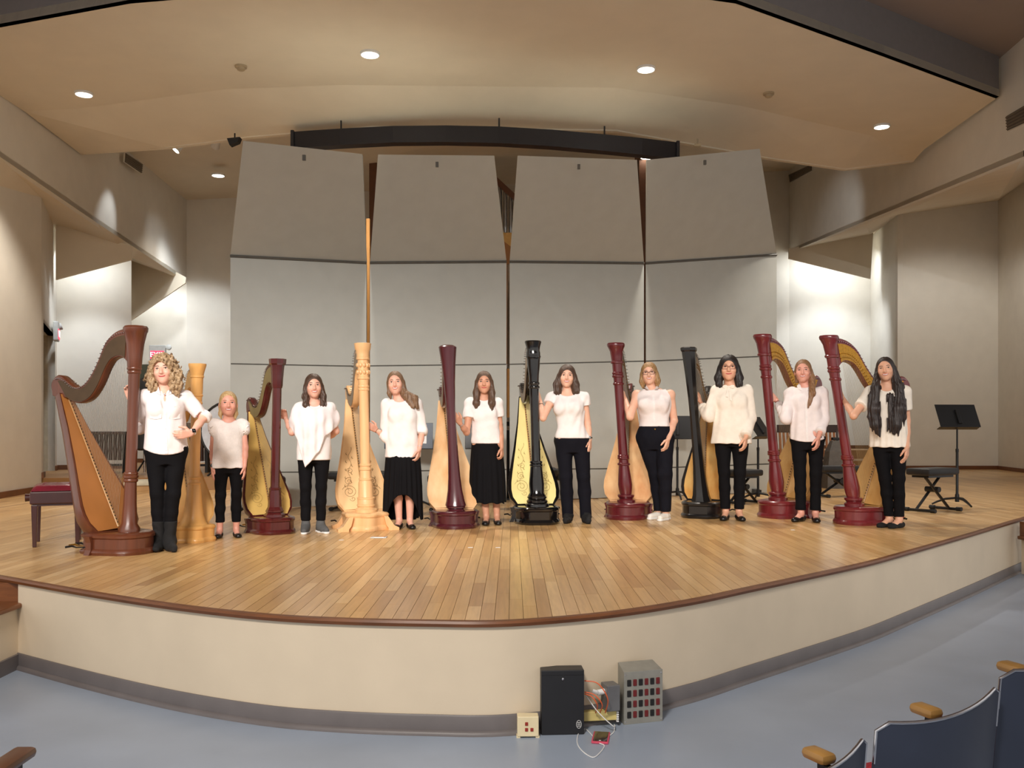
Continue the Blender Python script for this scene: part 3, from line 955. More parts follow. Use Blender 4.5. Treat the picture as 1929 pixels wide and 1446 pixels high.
t = thing('covered_drum_stand', 'tall black covered percussion stand behind the curly-haired woman', 'covered stand', (b.x, Y, PZ))
hh = P(272, 712, Y).z - PZ
MB().lathe([(0.10, 0.42), (0.17, 0.45), (0.15, 0.8), (0.10, 0.95), (0.12, 1.1), (0.16, hh - 0.12), (0.12, hh - 0.02), (0.04, hh)], 18, flute=0.05, fl_n=6).build('cover', m_black, t, True)
MB().box((0, 0.1, hh + 0.06), (0.22, 0.06, 0.36)).build('back_board', M('green_grey_board', (74, 82, 70), 0.6), t)
MB().tube([(0, 0, 0.05), (0, 0, 0.5)], 0.02, 8).build('post', m_chrome, t)
for k in range(3):
    a = math.radians(120 * k + 20)
    MB().tube([(0, 0, 0.25), (math.cos(a) * 0.28, math.sin(a) * 0.28, 0.015)], 0.014, 6).build('leg', m_blackmetal, t)
Y = 15.2
b = P(441, 868, Y)
t = thing('bass_drum', 'large drum with white head and black hoop behind the little girl', 'drum', (b.x, Y, PZ))
rr = 0.49
zc = P(441, 812, Y).z - PZ
RX = rotm('X', 90)
MB().lathe([(rr * 0.96, -0.02), (rr * 0.96, 0.02)], 40, c=(0, -0.2, zc), rot=RX).build('drum_head', M('drum_head_white', (206, 214, 228), 0.5), t)
MB().lathe([(rr * 0.95, -0.40), (rr * 0.95, -0.02)], 40, c=(0, -0.2 , zc), rot=RX).build('shell', m_black, t, True)
mb = MB().tube([(rr * math.cos(2 * math.pi * k / 40), -0.21, zc + rr * math.sin(2 * math.pi * k / 40)) for k in range(40)], 0.024, 8, closed=True)
mb.build('hoop', m_black, t, True)
for s in (-1, 1):
    MB().tube([(s * 0.4, -0.15, 0), (s * 0.1, -0.02, zc - rr + 0.06)], 0.018, 6).build('stand_leg', m_blackmetal, t)

# slat-backed chairs behind the right harps
def slat_chair(px, py, Y, label, rz, z0=SZ, hs=1.0):
    b = P(px, py, Y)
    t = thing('wooden_chair', label, 'chair', (b.x, Y, z0), rz, 'dark slatted chairs behind the right harps')
    m_ch = M('chair_dark_wood', (52, 34, 26), 0.4, var=0.2)
    m_sl = M('chair_slat_wood', (150, 92, 48), 0.45, var=0.2)
    MB().box((0, 0, 0.46), (0.46, 0.44, 0.05), bevel=0.015).build('seat', m_ch, t)
    for sx in (-1, 1):
        MB().tube([(0.2 * sx, -0.19, 0), (0.2 * sx, -0.19, 0.45)], 0.02, 8).build('leg', m_ch, t)
        MB().tube([(0.2 * sx, 0.22, 0), (0.2 * sx, 0.20, 0.46), (0.21 * sx, 0.26, 1.0 * hs)], 0.022, 8).build('leg', m_ch, t)
    MB().box((0, 0.255, 1.0 * hs), (0.46, 0.035, 0.14), bevel=0.01).build('top_rail', m_ch, t)
    for k in range(5):
        MB().box((-0.15 + 0.075 * k, 0.235, 0.75), (0.04, 0.015, 0.5), rot=rotm('X', -6)).build('slat', m_sl, t)
    return t
slat_chair(1568, 900, 16.5, 'dark wooden chair with slatted back between the two rightmost dark red harps', 0.1)
slat_chair(1482, 905, 16.0, 'dark wooden chair with slatted back behind the blonde-haired woman at the right', 0.2)
t = thing('covered_amplifier', 'grey cloth covered box leaning behind the rightmost harp', 'covered box', (P(1575, 900, 15.2).x, 15.2, SZ))
m_gcl = M('grey_cloth', (92, 88, 84), 0.9, var=0.15, bump=0.2, bscale=20)
MB().loft([[Vector((sx * w_, sy * w_ * 0.8, z)) for sx, sy in ((-1, -1), (1, -1), (1, 1), (-1, 1))] for z, w_ in ((0.0, 0.20), (0.3, 0.19), (0.62, 0.15), (0.80, 0.08))]).build('cover', m_gcl, t)
MB().box((0, 0, 0.83), (0.14, 0.1, 0.05), bevel=0.012).build('handle', m_black, t)

# ------------------------------------------------------------------ things by the stage front
def front_pt(px, z, off=0.0):
    """point on the stage front wall under pixel column px"""
    k = (px - CX) / F
    xs_ = np.linspace(-3, 5, 4000)
    i = int(np.argmin([abs(x_ - k * (yfront(x_) - off)) for x_ in xs_]))
    return Vector((xs_[i], yfront(xs_[i]) - off, z))
p = front_pt(1058, 0, 0.055)
s_ = F / p.y
t = thing('equipment_box', 'black metal equipment box standing against the stage front', 'equipment box', (p.x, p.y + 0.0, 0), 0.06)
hb = 0.34
MB().box((0, 0, hb / 2), (0.228, 0.10, hb), bevel=0.004).build('body', M('black_powder_coat', (26, 26, 30), 0.45, var=0.1), t)
MB().box((0, -0.052, hb / 2 - 0.012), (0.222, 0.004, hb - 0.03)).build('cover_plate', MATS['black_powder_coat'], t)
MB().ball((0.0, -0.055, hb - 0.045), (0.007, 0.004, 0.007), 8, 5).build('lock', m_chrome, t)
m_logo = M('logo_silver', (190, 190, 190), 0.4)
MB().tube([(0.085 + 0.013 * math.cos(2 * math.pi * k / 20), -0.0555, 0.055 + 0.021 * math.sin(2 * math.pi * k / 20)) for k in range(20)], 0.0018, 4, closed=True).build('emblem_ring', m_logo, t)
for dz in (-0.009, 0, 0.009):
    MB().box((0.085, -0.0555, 0.055 + dz), (0.016, 0.002, 0.004)).build('emblem_bar', m_logo, t)

p = front_pt(994, 0, 0.06)
t = thing('floor_outlet_box', 'cream outlet box with three red sockets left of the black equipment box', 'outlet box', (p.x, p.y, 0), 0.03)
m_cream = M('cream_metal', (226, 210, 172), 0.45, var=0.04)
MB().box((0, 0, 0.06), (0.112, 0.07, 0.105), bevel=0.005).build('body', m_cream, t)
m_socket = M('socket_red', (150, 44, 30), 0.5)
for dx, dz in ((-0.008, 0.075), (-0.008, 0.045), (0.02, 0.045)):
    MB().box((dx, -0.036, dz), (0.016, 0.006, 0.018), bevel=0.002).build('socket', m_socket, t)
for dx in (-0.05, 0.05):
    MB().box((dx, 0, 0.005), (0.02, 0.06, 0.01)).build('foot', m_cream, t)

pg = front_pt(1204, 0, 0.09)
t = thing('outlet_panel', 'grey metal panel with rows of black and red sockets against the stage front', 'outlet panel', (pg.x, pg.y, 0), 0.30)
m_galv = M('galvanised_grey', (150, 148, 140), 0.45, metal=0.3, var=0.08, scale=20)
MB().loft([[Vector((-0.115, -0.05, z)), Vector((0.115, -0.05, z)), Vector((0.105, 0.05, z + e)), Vector((-0.105, 0.05, z + e))] for z, e in ((0.0, 0.0), (0.285, 0.03))]).build('box', m_galv, t)
MB().box((0, -0.053, 0.143), (0.232, 0.006, 0.288), bevel=0.002).build('face_plate', m_galv, t)
m_sk, m_sr = M('socket_black', (22, 20, 20), 0.5), M('socket_dark_red', (104, 24, 26), 0.5)
for r in range(4):
    for c in range(6):
        red = c % 2 == 1
        MB().box((-0.086 + c * 0.0345, -0.057, 0.052 + r * 0.058), (0.024 if not red else 0.022, 0.008, 0.036), bevel=0.004).build('socket', m_sr if red else m_sk, t)
for sx in (-1, 1):
    for z in (0.015, 0.27):
        MB().ball((0.107 * sx, -0.056, z), (0.004, 0.002, 0.004), 6, 4).build('screw', m_chrome, t)
p = front_pt(1150, 0.15, 0.085)
t = thing('junction_box', 'small grey junction box fixed to the left side of the outlet panel', 'junction box', (p.x, p.y, 0.10), 0.30)
MB().box((0, 0, 0.06), (0.075, 0.09, 0.14), bevel=0.004).build('body', M('grey_steel', (116, 116, 118), 0.4, metal=0.4), t)
MB().tube([(-0.035, 0, 0.09), (-0.075, 0, 0.085)], 0.016, 10).build('connector', m_white, t, True)
MB().tube([(-0.07, 0, 0.085), (-0.10, 0.01, 0.095)], 0.010, 8).build('plug', m_white, t, True)
p = front_pt(1122, 0.0, 0.05)
t = thing('wireway', 'yellowish metal wireway on the stage base between the black box and the outlet panel', 'wireway', (p.x + 0.01, p.y, 0.035), 0.14)
MB().box((0, 0, 0.025), (0.20, 0.045, 0.05), bevel=0.003).build('trough', M('yellowed_metal', (206, 188, 120), 0.5, var=0.08), t)
for k in range(6):
    MB().box((0.105, -0.02, -0.005 + k * 0.012), (0.012, 0.02, 0.006)).build('terminal', m_white, t)
m_orange = M('orange_cable', (216, 96, 48), 0.5)
for i, (z0, z1, dxx) in enumerate(((0.27, 0.09, 0.13), (0.21, 0.09, 0.10), (0.20, 0.09, 0.075))):
    a = front_pt(1098, z0, 0.10); b = front_pt(1098, z1, 0.05)
    pts = smooth_curve([(a.x + 0.008, a.y, z0), (a.x + dxx * 0.6, a.y - 0.02, z0 - 0.01), (a.x + dxx, a.y - 0.02, (z0 + z1) / 2), (a.x + dxx * 0.95, b.y - 0.01, z1 - 0.005)], 6)
    o = MB().tube(pts, 0.0032, 6).build('orange_cable', m_orange, None, True)
    tag(o, ['uppermost orange cable looping out of the black equipment box', 'middle orange cable from the black equipment box to the wireway', 'innermost short orange cable beside the black equipment box'][i], 'cable', 'orange cables')
# telephone
Yp = houseY(1391)
pp = P(1132, 1391, Yp)
t = thing('smartphone', 'dark smartphone in a pink case lying on the floor', 'phone', (pp.x, Yp, 0), math.radians(-10))
MB().box((0, 0, 0.006), (0.088, 0.165, 0.012), bevel=0.005).build('case', M('pink_case', (206, 74, 100), 0.45), t, True)
MB().box((0, 0, 0.0128), (0.072, 0.145, 0.002)).build('screen', M('phone_screen', (36, 18, 26), 0.1, coat=0.5), t)
MB().ball((0, -0.064, 0.0138), (0.006, 0.006, 0.001), 8, 4).build('home_button', m_white, t)
R_ = Matrix.Rotation(math.radians(-10), 3, 'Z')
tip = pp + R_ @ Vector((0, -0.085, 0)); 
pts = [Vector((tip.x, tip.y, 0.006)), Vector((tip.x + 0.02, tip.y - 0.04, 0.004))]
for px, py in ((1122, 1426), (1108, 1424), (1092, 1410), (1087, 1395), (1092, 1378), (1102, 1374), (1110, 1380), (1116, 1387)):
    Yq = houseY(py); q = P(px, py, Yq); pts.append(Vector((q.x, q.y, 0.004)))
o = MB().tube(smooth_curve(pts, 5), 0.0028, 6).build('charging_cable', M('white_cable', (226, 226, 226), 0.5), None, True)
tag(o, 'white charging cable looped on the floor beside the phone', 'cable')
q = front_pt(1150, 0.13, 0.13)
pts = [Vector((q.x - 0.13, q.y + 0.02, 0.17)), Vector((q.x - 0.07, q.y - 0.04, 0.10)), Vector((q.x + 0.01, q.y - 0.06, 0.03))]
for px, py in ((1157, 1365), (1157, 1378), (1149, 1386)):
    Yq = houseY(py); w_ = P(px, py, Yq); pts.append(Vector((w_.x, w_.y, 0.004)))
o = MB().tube(smooth_curve(pts, 5), 0.0028, 6).build('charging_cable', MATS['white_cable'], None, True)
tag(o, 'white cable running down from the junction box to the phone', 'cable')

# marks and a floor pocket on the stage
Yq = stageY(1012); q = P(714, 1012, Yq)
t = thing('floor_pocket', 'small grey metal floor plate in front of the carved pale harp', 'floor plate', (q.x, Yq, SZ))
MB().box((0, 0, 0.003), (0.15, 0.11, 0.006), bevel=0.002).build('plate', M('plate_steel', (176, 174, 172), 0.35, metal=0.5), t)
MB().box((0, 0, 0.0065), (0.10, 0.06, 0.003)).build('lid', m_chrome, t)
for px, py, l in ((643, 1017, 'scrap of white tape on the stage before the carved pale harp'), (886, 1031, 'scrap of white tape on the stage before the burgundy harp'),
                  (938, 1031, 'tiny scrap of white tape before the girl in the long skirt'), (1493, 998, 'scrap of white tape before the rightmost pair of harps')):
    Yq = stageY(py); q = P(px, py, Yq)
    o = MB().slab([(-0.02, -0.015, 0.0), (0.022, -0.012, 0.0), (0.02, 0.016, 0.0), (-0.018, 0.013, 0.0)], (0, 0, 0.0015)).build('tape_mark', m_white)
    o.location = (q.x, Yq, SZ + 0.0008)
    tag(o, l, 'tape', 'white tape marks on the stage')

# ------------------------------------------------------------------ auditorium seats
m_seatback = M('navy_seat_back', (44, 50, 66), 0.35, var=0.12, scale=5)
m_seatred = M('red_upholstery', (150, 26, 40), 0.8, var=0.12, bump=0.1, bscale=80)
m_arm = M('armrest_wood', (150, 112, 60), 0.35, var=0.2, scale=8)
m_armd = M('armrest_dark', (84, 52, 34), 0.35, var=0.2, scale=8)
def seat(pl, pr, zl, zr, label, arm_pt):
    """seat seen from behind: pl, pr plan points of the back's top corners, zl, zr their heights"""
    pl, pr = Vector(pl), Vector(pr)
    c = (pl + pr) / 2
    d = (pr - pl)
    w = d.length
    rz = math.atan2(d.y, d.x)
    ztop = (zl + zr) / 2
    t = thing('auditorium_seat', label, 'seat', (c.x, c.y, 0), rz, 'auditorium seats in the front row')
    n = 14
    def pt(u, z, off):
        tilt = (zr - zl) / 2 * u * min(1, z / ztop)
        dip = -0.03 * (1 - u * u) * (z / ztop) ** 4
        return Vector((u * w / 2, -0.05 * (1 - u * u) + off + (ztop - z) * 0.10, z + tilt + dip))
    def panel(off0, off1, zlo, zhi, um):
        rings = []
        for i in range(n + 1):
            u = (i / n * 2 - 1) * um
            e = max(0.0, abs(u) / um - 0.86) / 0.14
            zh = zhi - 0.03 * e * e
            rings.append([pt(u, zlo, off0), pt(u, zh, off0), pt(u, zh, off1), pt(u, zlo, off1)])
        return MB().loft(rings)
    panel(0.0, 0.012, 0.30, ztop, 1.0).build('back_shell', m_seatback, t, True)
    panel(0.013, 0.05, 0.36, ztop - 0.16, 1.02).build('back_cushion', m_seatred, t, True)
    tr = []
    for i in range(n + 1):
        u = (i / n * 2 - 1)
        e = max(0.0, abs(u) - 0.86) / 0.14
        tr.append(pt(u, ztop - 0.03 * e * e, 0.004))
    tr = [pt(-1, ztop - 0.14, 0.004)] + tr + [pt(1, ztop - 0.14, 0.004)]
    MB().tube(tr, 0.006, 8).build('top_trim', m_chrome, t, True)
    MB().box((0, 0.22, 0.38), (w * 0.84, 0.30, 0.09), bevel=0.03).build('seat_cushion', m_seatred, t, True)
    for sx in (-1,):
        MB().box((sx * w * 0.52, 0.14, 0.22), (0.025, 0.20, 0.44), bevel=0.005).build('side_standard', m_black, t)
    R = Matrix.Rotation(-rz, 3, 'Z')
    ap = R @ (arm_pt - Vector((c.x, c.y, 0)))
    MB().box((ap.x, ap.y + 0.01, ap.z - 0.018), (0.062, 0.10, 0.036), bevel=0.016).build('armrest', m_arm, t, True)
    MB().box((ap.x, ap.y - 0.015, (ap.z - 0.036) / 2), (0.028, 0.04, ap.z - 0.036), bevel=0.004).build('arm_post', m_black, t)
    return t
def seat_px(xl, yl, xr, yr, Yl, Yr, arm, label):
    a, b = P(xl, yl, Yl), P(xr, yr, Yr)
    return seat((a.x, a.y), (b.x, b.y), a.z, b.z, label, P(arm[0], arm[1], arm[2]))
seat_px(1412, 1472, 1634, 1381, 2.55, 2.74, (1547, 1413, 2.78), 'navy seat back cut off at the bottom edge, leftmost of the three seats')
seat_px(1654, 1360, 1884, 1286, 2.80, 2.99, (1749, 1329, 3.02), 'navy seat back with chrome top edge in the lower right, middle of three')
seat_px(1888, 1262, 2125, 1190, 3.03, 3.24, (1912, 1249, 3.22), 'navy seat back at the right picture edge, rightmost of the three seats')
a = P(10, 1436, 2.75)
t = thing('seat_armrest', 'dark wooden armrest end in the lower left corner', 'armrest', (a.x - 0.02, 2.75, 0))
MB().box((0, 0, a.z - 0.02), (0.075, 0.32, 0.035), bevel=0.016).build('arm_pad', m_armd, t, True)
MB().box((0, 0, (a.z - 0.04) / 2), (0.03, 0.22, a.z - 0.04), bevel=0.004).build('standard', m_black, t)
# ------------------------------------------------------------------ harps
def smoothpts(pts, n=5):
    return [tuple(p) for p in smooth_curve(pts, n)]
UP = smoothpts([(-0.02, 1.815), (0.10, 1.825), (0.22, 1.79), (0.31, 1.71), (0.40, 1.54), (0.50, 1.41), (0.59, 1.365), (0.68, 1.385), (0.79, 1.455), (0.87, 1.46), (0.925, 1.39), (0.905, 1.29)])
LO = smoothpts([(0.02, 1.50), (0.06, 1.56), (0.12, 1.595), (0.21, 1.58), (0.28, 1.515), (0.36, 1.37), (0.45, 1.265), (0.56, 1.225), (0.65, 1.235), (0.74, 1.27), (0.80, 1.26)])
B0, B1 = Vector((0.13, 0, 0.17)), Vector((0.80, 0, 1.31))          # soundboard centre line
def board_w(t):
    ts = [0, 0.03, 0.08, 0.16, 0.3, 0.5, 0.75, 1.0]
    ws = [0.185, 0.225, 0.252, 0.262, 0.225, 0.165, 0.10, 0.052]
    return float(np.interp(t, ts, ws))
SPIRAL = None
def harp(label, px0, py_front, px_top, py_top, px_sh, style, colors, plate, name='pedal_harp', scroll=None, lev=False, flip=1, board_scale=1.0, ped=None, dY=0.0):
    m_body, m_board = colors
    Y = stageY(py_front) + 0.19 + dY
    X = (px0 - CX) / F * Y
    top = P(px_top, py_top, Y)
    Hh = top.z - SZ
    k = Hh / 1.85
    lean = (top.x - X) / (Hh - 0.17 * k)
    # direction of the neck: solve for the picture position of the shoulder
    best = None
    for i in range(-180, 181):
        ph = math.radians(i / 2.0)
        z = 1.42 * k
        wx = X + lean * (z - 0.17 * k) + 0.92 * k * math.sin(ph)
        wy = Y + 0.92 * k * math.cos(ph)
        e = abs(wx / wy * F + CX - px_sh)
        if best is None or e < best[0]:
            best = (e, ph)
    ph = best[1]
    th = math.pi / 2 - ph
    t = thing(name, label, 'harp', (X, Y, SZ), th, 'harps standing in a row on the stage')
    lx, ly = lean * math.cos(th), -lean * math.sin(th)      # world x lean in the harp's own frame
    def fn(v):
        v = Vector(v) * k
        dz = max(0.0, v.z - 0.17 * k)
        return Vector((v.x + lx * dz, v.y + ly * dz, v.z))
    def B(): return MB(fn)
    # --- base
    st = style
    if st['base'] == 'drum':
        out = []
        n = 18
        for i in range(n + 1):
            a = math.pi / 2 + math.pi * i / n
            out.append((0.185 * math.cos(a), 0.205 * math.sin(a)))
        out += [(0.12, -0.235), (0.30, -0.20), (0.36, -0.12), (0.36, 0.12), (0.30, 0.20), (0.12, 0.235)]
    elif st['base'] == 'poly':
        out = [(-0.02, 0.215), (-0.13, 0.17), (-0.185, 0.10), (-0.185, -0.10), (-0.13, -0.17), (-0.02, -0.215), (0.16, -0.225), (0.33, -0.17), (0.36, -0.08), (0.36, 0.08), (0.33, 0.17), (0.16, 0.225)]
    else:
        n = 26
        out = []
        for i in range(n + 1):
            a = math.pi / 2 + math.pi * i / n
            q = 1 + 0.10 * math.cos(5 * (a - math.pi))
            out.append((0.18 * q * math.cos(a), 0.20 * q * math.sin(a)))
        out += [(0.14, -0.22), (0.34, -0.17), (0.36, 0.0), (0.34, 0.17), (0.14, 0.22)]
    b = B()
    prof = [(0.0, 1.03), (0.022, 1.06), (0.04, 1.02), (0.05, 0.97), (0.128, 0.97), (0.138, 1.02), (0.155, 1.03), (0.17, 0.97), (0.175, 0.90)]
    b.loft([[Vector((x_ * s_, y_ * s_, z_)) for x_, y_ in out] for z_, s_ in prof])
    base = b.build('base', m_body, t, True, 35)
    if st.get('feet'):
        for sy in (-1, 1):
            for xx in (-0.10, 0.26):
                fo = B().loft([[Vector((xx + a_ * 0.05, sy * (0.19 + o_) , z_)) for a_ in (-1, 1)] + [Vector((xx + a_ * 0.05, sy * (0.15 + o_ * 0.4), z_)) for a_ in (1, -1)] for z_, o_ in ((0.0, 0.11), (0.025, 0.11), (0.05, 0.06), (0.11, 0.02), (0.14, 0.0))])
                fo.build('foot', m_body, t)
    else:
        for sy in (-1, 1):
            fo = B().loft([[Vector((0.18 + a_ * 0.03, sy * (0.215 + o_), z_)) for a_ in (-1, 1)] + [Vector((0.18 + a_ * 0.03, sy * (0.16), z_)) for a_ in (1, -1)] for z_, o_ in ((-0.0, 0.05), (0.04, 0.03), (0.10, 0.03), (0.15, 0.045))])
            fo.build('foot', m_body, t)
    # pedals at the player's side of the base
    if not lev:
        for i in range(7):
            a = (i - 3) / 3.0
            y_ = 0.20 * a
            x_ = 0.36 - 0.10 * a * a
            d = Vector((1 - 0.25 * abs(a), 0.55 * a, 0)).normalized()
            p_ = Vector((x_, y_, 0.055))
            B().tube([p_ - d * 0.05, p_ + d * 0.07, p_ + d * 0.10 + Vector((0, 0, 0.012)), p_ + d * 0.15 + Vector((0, 0, 0.004))], [0.007, 0.007, 0.012, 0.013], 6, flat=0.7).build('pedal', m_brass if i % 2 else m_blackmetal, t, True)
        for a in ([-0.2] if ped is None else ped):
            B().tube([(0.36, a, 0.06), (0.41, a * 1.05, 0.06)], 0.02, 8).build('pedal_felt', M('red_felt', (176, 24, 40), 0.9), t)
    # --- column
    n = st.get('sides', 24)
    cb = B()
    cb.lathe([(r, z) for r, z in st['col']], n, phase=math.pi / n, flute=st.get('flute', 0), fl_n=12)
    col = cb.build('column', m_body, t, True, 40 if n > 10 else 20)
    for z, r in st.get('rings', []):
        B().lathe([(r * 0.9, z - 0.014), (r, z - 0.007), (r, z + 0.007), (r * 0.9, z + 0.014)], n, phase=math.pi / n).build('ring', st.get('ringmat') or m_body, col, True)
    if st.get('cap'):
        B().lathe([(r, z) for r, z in st['cap']], n, phase=math.pi / n, flute=st.get('capflute', 0), fl_n=10).build('capital', m_body, col, True, 40 if n > 10 else 20)
    if st.get('carve'):
        for z in st['carve']:
            for i in range(10):
                a = 2 * math.pi * i / 10
                B().ball((0.056 * math.cos(a), 0.056 * math.sin(a), z), (0.016, 0.016, 0.024), 8, 5).build('carved_rosette', m_body, col, True)
    # --- neck: outline with rounded edges
    outl = UP + LO[::-1]
    cen = Vector((sum(p[0] for p in outl) / len(outl), sum(p[1] for p in outl) / len(outl)))
    rings = []
    # per-vertex inward normal for the bevel
    N = len(outl)
    def inset(dist):
        res = []
        for i in range(N):
            a = Vector(outl[i - 1]); c = Vector(outl[(i + 1) % N]); p_ = Vector(outl[i])
            tg = (c - a)
            if tg.length < 1e-6: res.append(p_); continue
            tg.normalize()
            nn = Vector((tg.y, -tg.x))          # outline runs clockwise seen from -y: inward
            res.append(p_ + nn * dist)
        return res
    for y_, ins in ((-0.036, 0.008), (-0.026, 0.0), (0.026, 0.0), (0.036, 0.008)):
        rings.append([Vector((p_[0], y_, p_[1])) for p_ in inset(ins)])
    nb = B().loft(rings, cap=False)
    # caps as strips between the upper and lower outlines
    nu, nl = len(UP), len(LO)
    for ri in (0, 3):
        R = rings[ri]
        up = R[:nu]
        lo = R[nu:][::-1]
        m_ = 40
        def samp(L, f):
            q = f * (len(L) - 1); i = min(int(q), len(L) - 2)
            return L[i].lerp(L[i + 1], q - i)
        A = [samp(up, i / m_) for i in range(m_ + 1)]; Bq = [samp(lo, i / m_) for i in range(m_ + 1)]
        nb.add(A + Bq, [(i, i + 1, m_ + 2 + i, m_ + 1 + i) for i in range(m_)])
    neck = nb.build('neck', m_body, t, True, 50)
    # brass action plates on both sides
    for sy in (-1, 1):
        pb = B()
        m_ = 36
        def samp2(L, f):
            q = f * (len(L) - 1); i = min(int(q), len(L) - 2)
            return Vector(L[i]).lerp(Vector(L[i + 1]), q - i)
        A, Bq = [], []
        for i in range(m_ + 1):
            f = 0.06 + 0.76 * i / m_
            u_, l_ = samp2(UP, f), samp2(LO, min(1, f + 0.06))
            a = u_.lerp(l_, 0.22); c = u_.lerp(l_, 0.93)
            A.append(Vector((a[0], sy * 0.0375, a[1]))); Bq.append(Vector((c[0], sy * 0.0375, c[1])))
        vs_ = A + Bq + [v + Vector((0, sy * 0.003, 0)) for v in A + Bq]
        q = 2 * (m_ + 1)
        fs_ = []
        for i in range(m_):
            fs_.append((q + i, q + i + 1, q + m_ + 2 + i, q + m_ + 1 + i))
            fs_.append((i, i + 1, q + i + 1, q + i))
            fs_.append((m_ + 1 + i, m_ + 2 + i, q + m_ + 2 + i, q + m_ + 1 + i))
        pb.add(vs_, fs_).build('action_plate', plate, neck)
        # discs and tuning pins, too small to tell apart; the discs sit on the string side only
        db = B()
        for i in range(40 if sy < 0 else 0):
            f = 0.07 + 0.74 * i / 39
            u_, l_ = samp2(UP, f), samp2(LO, min(1, f + 0.06))
            for g, rr_ in ((0.62, 0.005), (0.80, 0.005)):
                a = u_.lerp(l_, g)
                db.tube([(a[0], sy * 0.040, a[1]), (a[0], sy * 0.048, a[1])], rr_, 6)
        if sy < 0:
            o = db.build('string_discs', m_brass, neck)
            o['kind'] = 'stuff'
        db = B()
        for i in range(40):
            f = 0.05 + 0.78 * i / 39
            u_, l_ = samp2(UP, f), samp2(LO, min(1, f + 0.06))
            a = u_.lerp(l_, 0.14)
            db.tube([(a[0], sy * 0.034, a[1]), (a[0], sy * 0.058, a[1])], 0.0032, 6)
        o = db.build('tuning_pins', m_chrome if plate is not m_brass else m_brass, neck)
        o['kind'] = 'stuff'
    # --- soundbox and soundboard
    ax = (B1 - B0)
    back = Vector((ax.z, 0, -ax.x)).normalized()         # away from the strings
    rings = []
    NT = 16
    for i in range(NT + 1):
        tt_ = i / NT
        c = B0 + ax * tt_
        w = board_w(tt_) * board_scale
        dep = 0.02 + np.interp(tt_, [0, 0.1, 0.5, 1], [0.14, 0.19, 0.15, 0.075])
        ring = []
        for j in range(13):
            a = math.pi * j / 12
            ring.append(c + Vector((0, w * 1.04 * math.cos(a), 0)) + back * (0.004 + dep * math.sin(a) ** 0.8))
        ring.append(c + Vector((0, -w * 1.04, 0)) - back * 0.006)
        ring.append(c + Vector((0, w * 1.04, 0)) - back * 0.006)
        rings.append([Vector((p_.x, p_.y, max(p_.z, 0.03))) for p_ in ring])
    sb_ = B().loft(rings)
    box = sb_.build('soundbox', st.get('boxmat') or m_body, t, True, 50)
    e_in = st.get('rim', 0.94)
    vs_, fs_ = [], []
    for i in range(NT + 1):
        tt_ = 0.012 + 0.976 * i / NT
        c = B0 + ax * tt_
        w = board_w(tt_) * e_in * board_scale
        for j in range(9):
            y_ = (j / 4 - 1) * w
            crown = 0.010 + 0.018 * (1 - abs(j / 4 - 1)) * (1 - 0.6 * tt_)
            vs_.append(c + Vector((0, y_, 0)) - back * crown)
    for i in range(NT):
        for j in range(8):
            a = i * 9 + j
            fs_.append((a, a + 1, a + 10, a + 9))
    q = len(vs_)
    vs_ += [v + back * 0.006 for v in vs_]
    fs_ += [(a[0] + q, a[3] + q, a[2] + q, a[1] + q) for a in fs_[:]]
    bd = B().add(vs_, fs_).build('soundboard', m_board, t, True, 50)
    sm = B().tube([B0 + ax * f - back * (0.031 - 0.010 * f) for f in (0.02, 0.98)], [0.012, 0.007], 6, flat=0.5)
    sm.build('string_rib', M('rib_wood_' + m_board.name, (176, 132, 78), 0.4), t)
    # strings
    stb, gro = B(), B()
    NS = 40 if not lev else 34
    for i in range(NS):
        f = 0.05 + 0.90 * i / (NS - 1)
        bpt = B0 + ax * f - back * 0.036
        # top of the string on the neck, following a nearly parallel line to the column
        g = 0.08 + 0.72 * i / (NS - 1)
        u_, l_ = samp2(UP, g), samp2(LO, min(1, g + 0.06))
        a = u_.lerp(l_, 0.70)
        stb.tube([bpt, Vector((a[0], -0.0425, a[1]))], 0.0011, 4)
        gro.ball(bpt, 0.0055, 6, 4)
    o = stb.build('strings', st.get('strmat') or M('harp_string', (150, 140, 126), 0.4), t)
    o['kind'] = 'stuff'
    o = gro.build('string_grommets', m_black, bd)
    o['kind'] = 'stuff'
    # painted scrollwork
    if scroll:
        sc = B()
        def onboard(f, y_):
            w = board_w(f) * e_in * board_scale
            jj = abs(y_ / w)
            crown = 0.010 + 0.018 * max(0, 1 - jj) * (1 - 0.6 * f) + 0.0025
            return B0 + ax * f + Vector((0, y_, 0)) - back * crown
        for sy in (-1, 1):
            def spiral(fc, yc, r0, turns, dirn, ph0):
                pts = []
                for q_ in range(int(22 * turns)):
                    a = ph0 + dirn * q_ / 22 * 2 * math.pi
                    r_ = r0 * (1 - 0.85 * q_ / (22 * turns))
                    pts.append(onboard(fc + r_ * math.sin(a) / ax.length, sy * (yc + r_ * math.cos(a))))
                sc.tube(pts, scroll[1], 4)
            spiral(0.16, 0.125, 0.075, 2.0, 1, 0.4)
            spiral(0.25, 0.12, 0.045, 1.6, -1, 2.2)
            spiral(0.34, 0.10, 0.036, 1.4, 1, 0.0)
            spiral(0.10, 0.10, 0.030, 1.2, -1, 0.0)
            sc.tube([onboard(0.17 + 0.38 * q_ / 20, sy * (0.13 - 0.06 * q_ / 20 + 0.016 * math.sin(q_ * 0.9))) for q_ in range(21)], scroll[1], 4)
            for q_ in range(9):
                f = 0.2 + 0.035 * q_
                yy = sy * (0.125 - 0.006 * q_ + 0.03 * (-1) ** q_)
                sc.tube([onboard(f, yy), onboard(f + 0.012, yy + sy * 0.012), onboard(f + 0.026, yy + sy * 0.006)], [scroll[1], scroll[1] * 2, scroll[1] * 0.5], 4)
        sc.build('painted_scrollwork', scroll[0], bd)
    return t, (X, Y, lean, k)

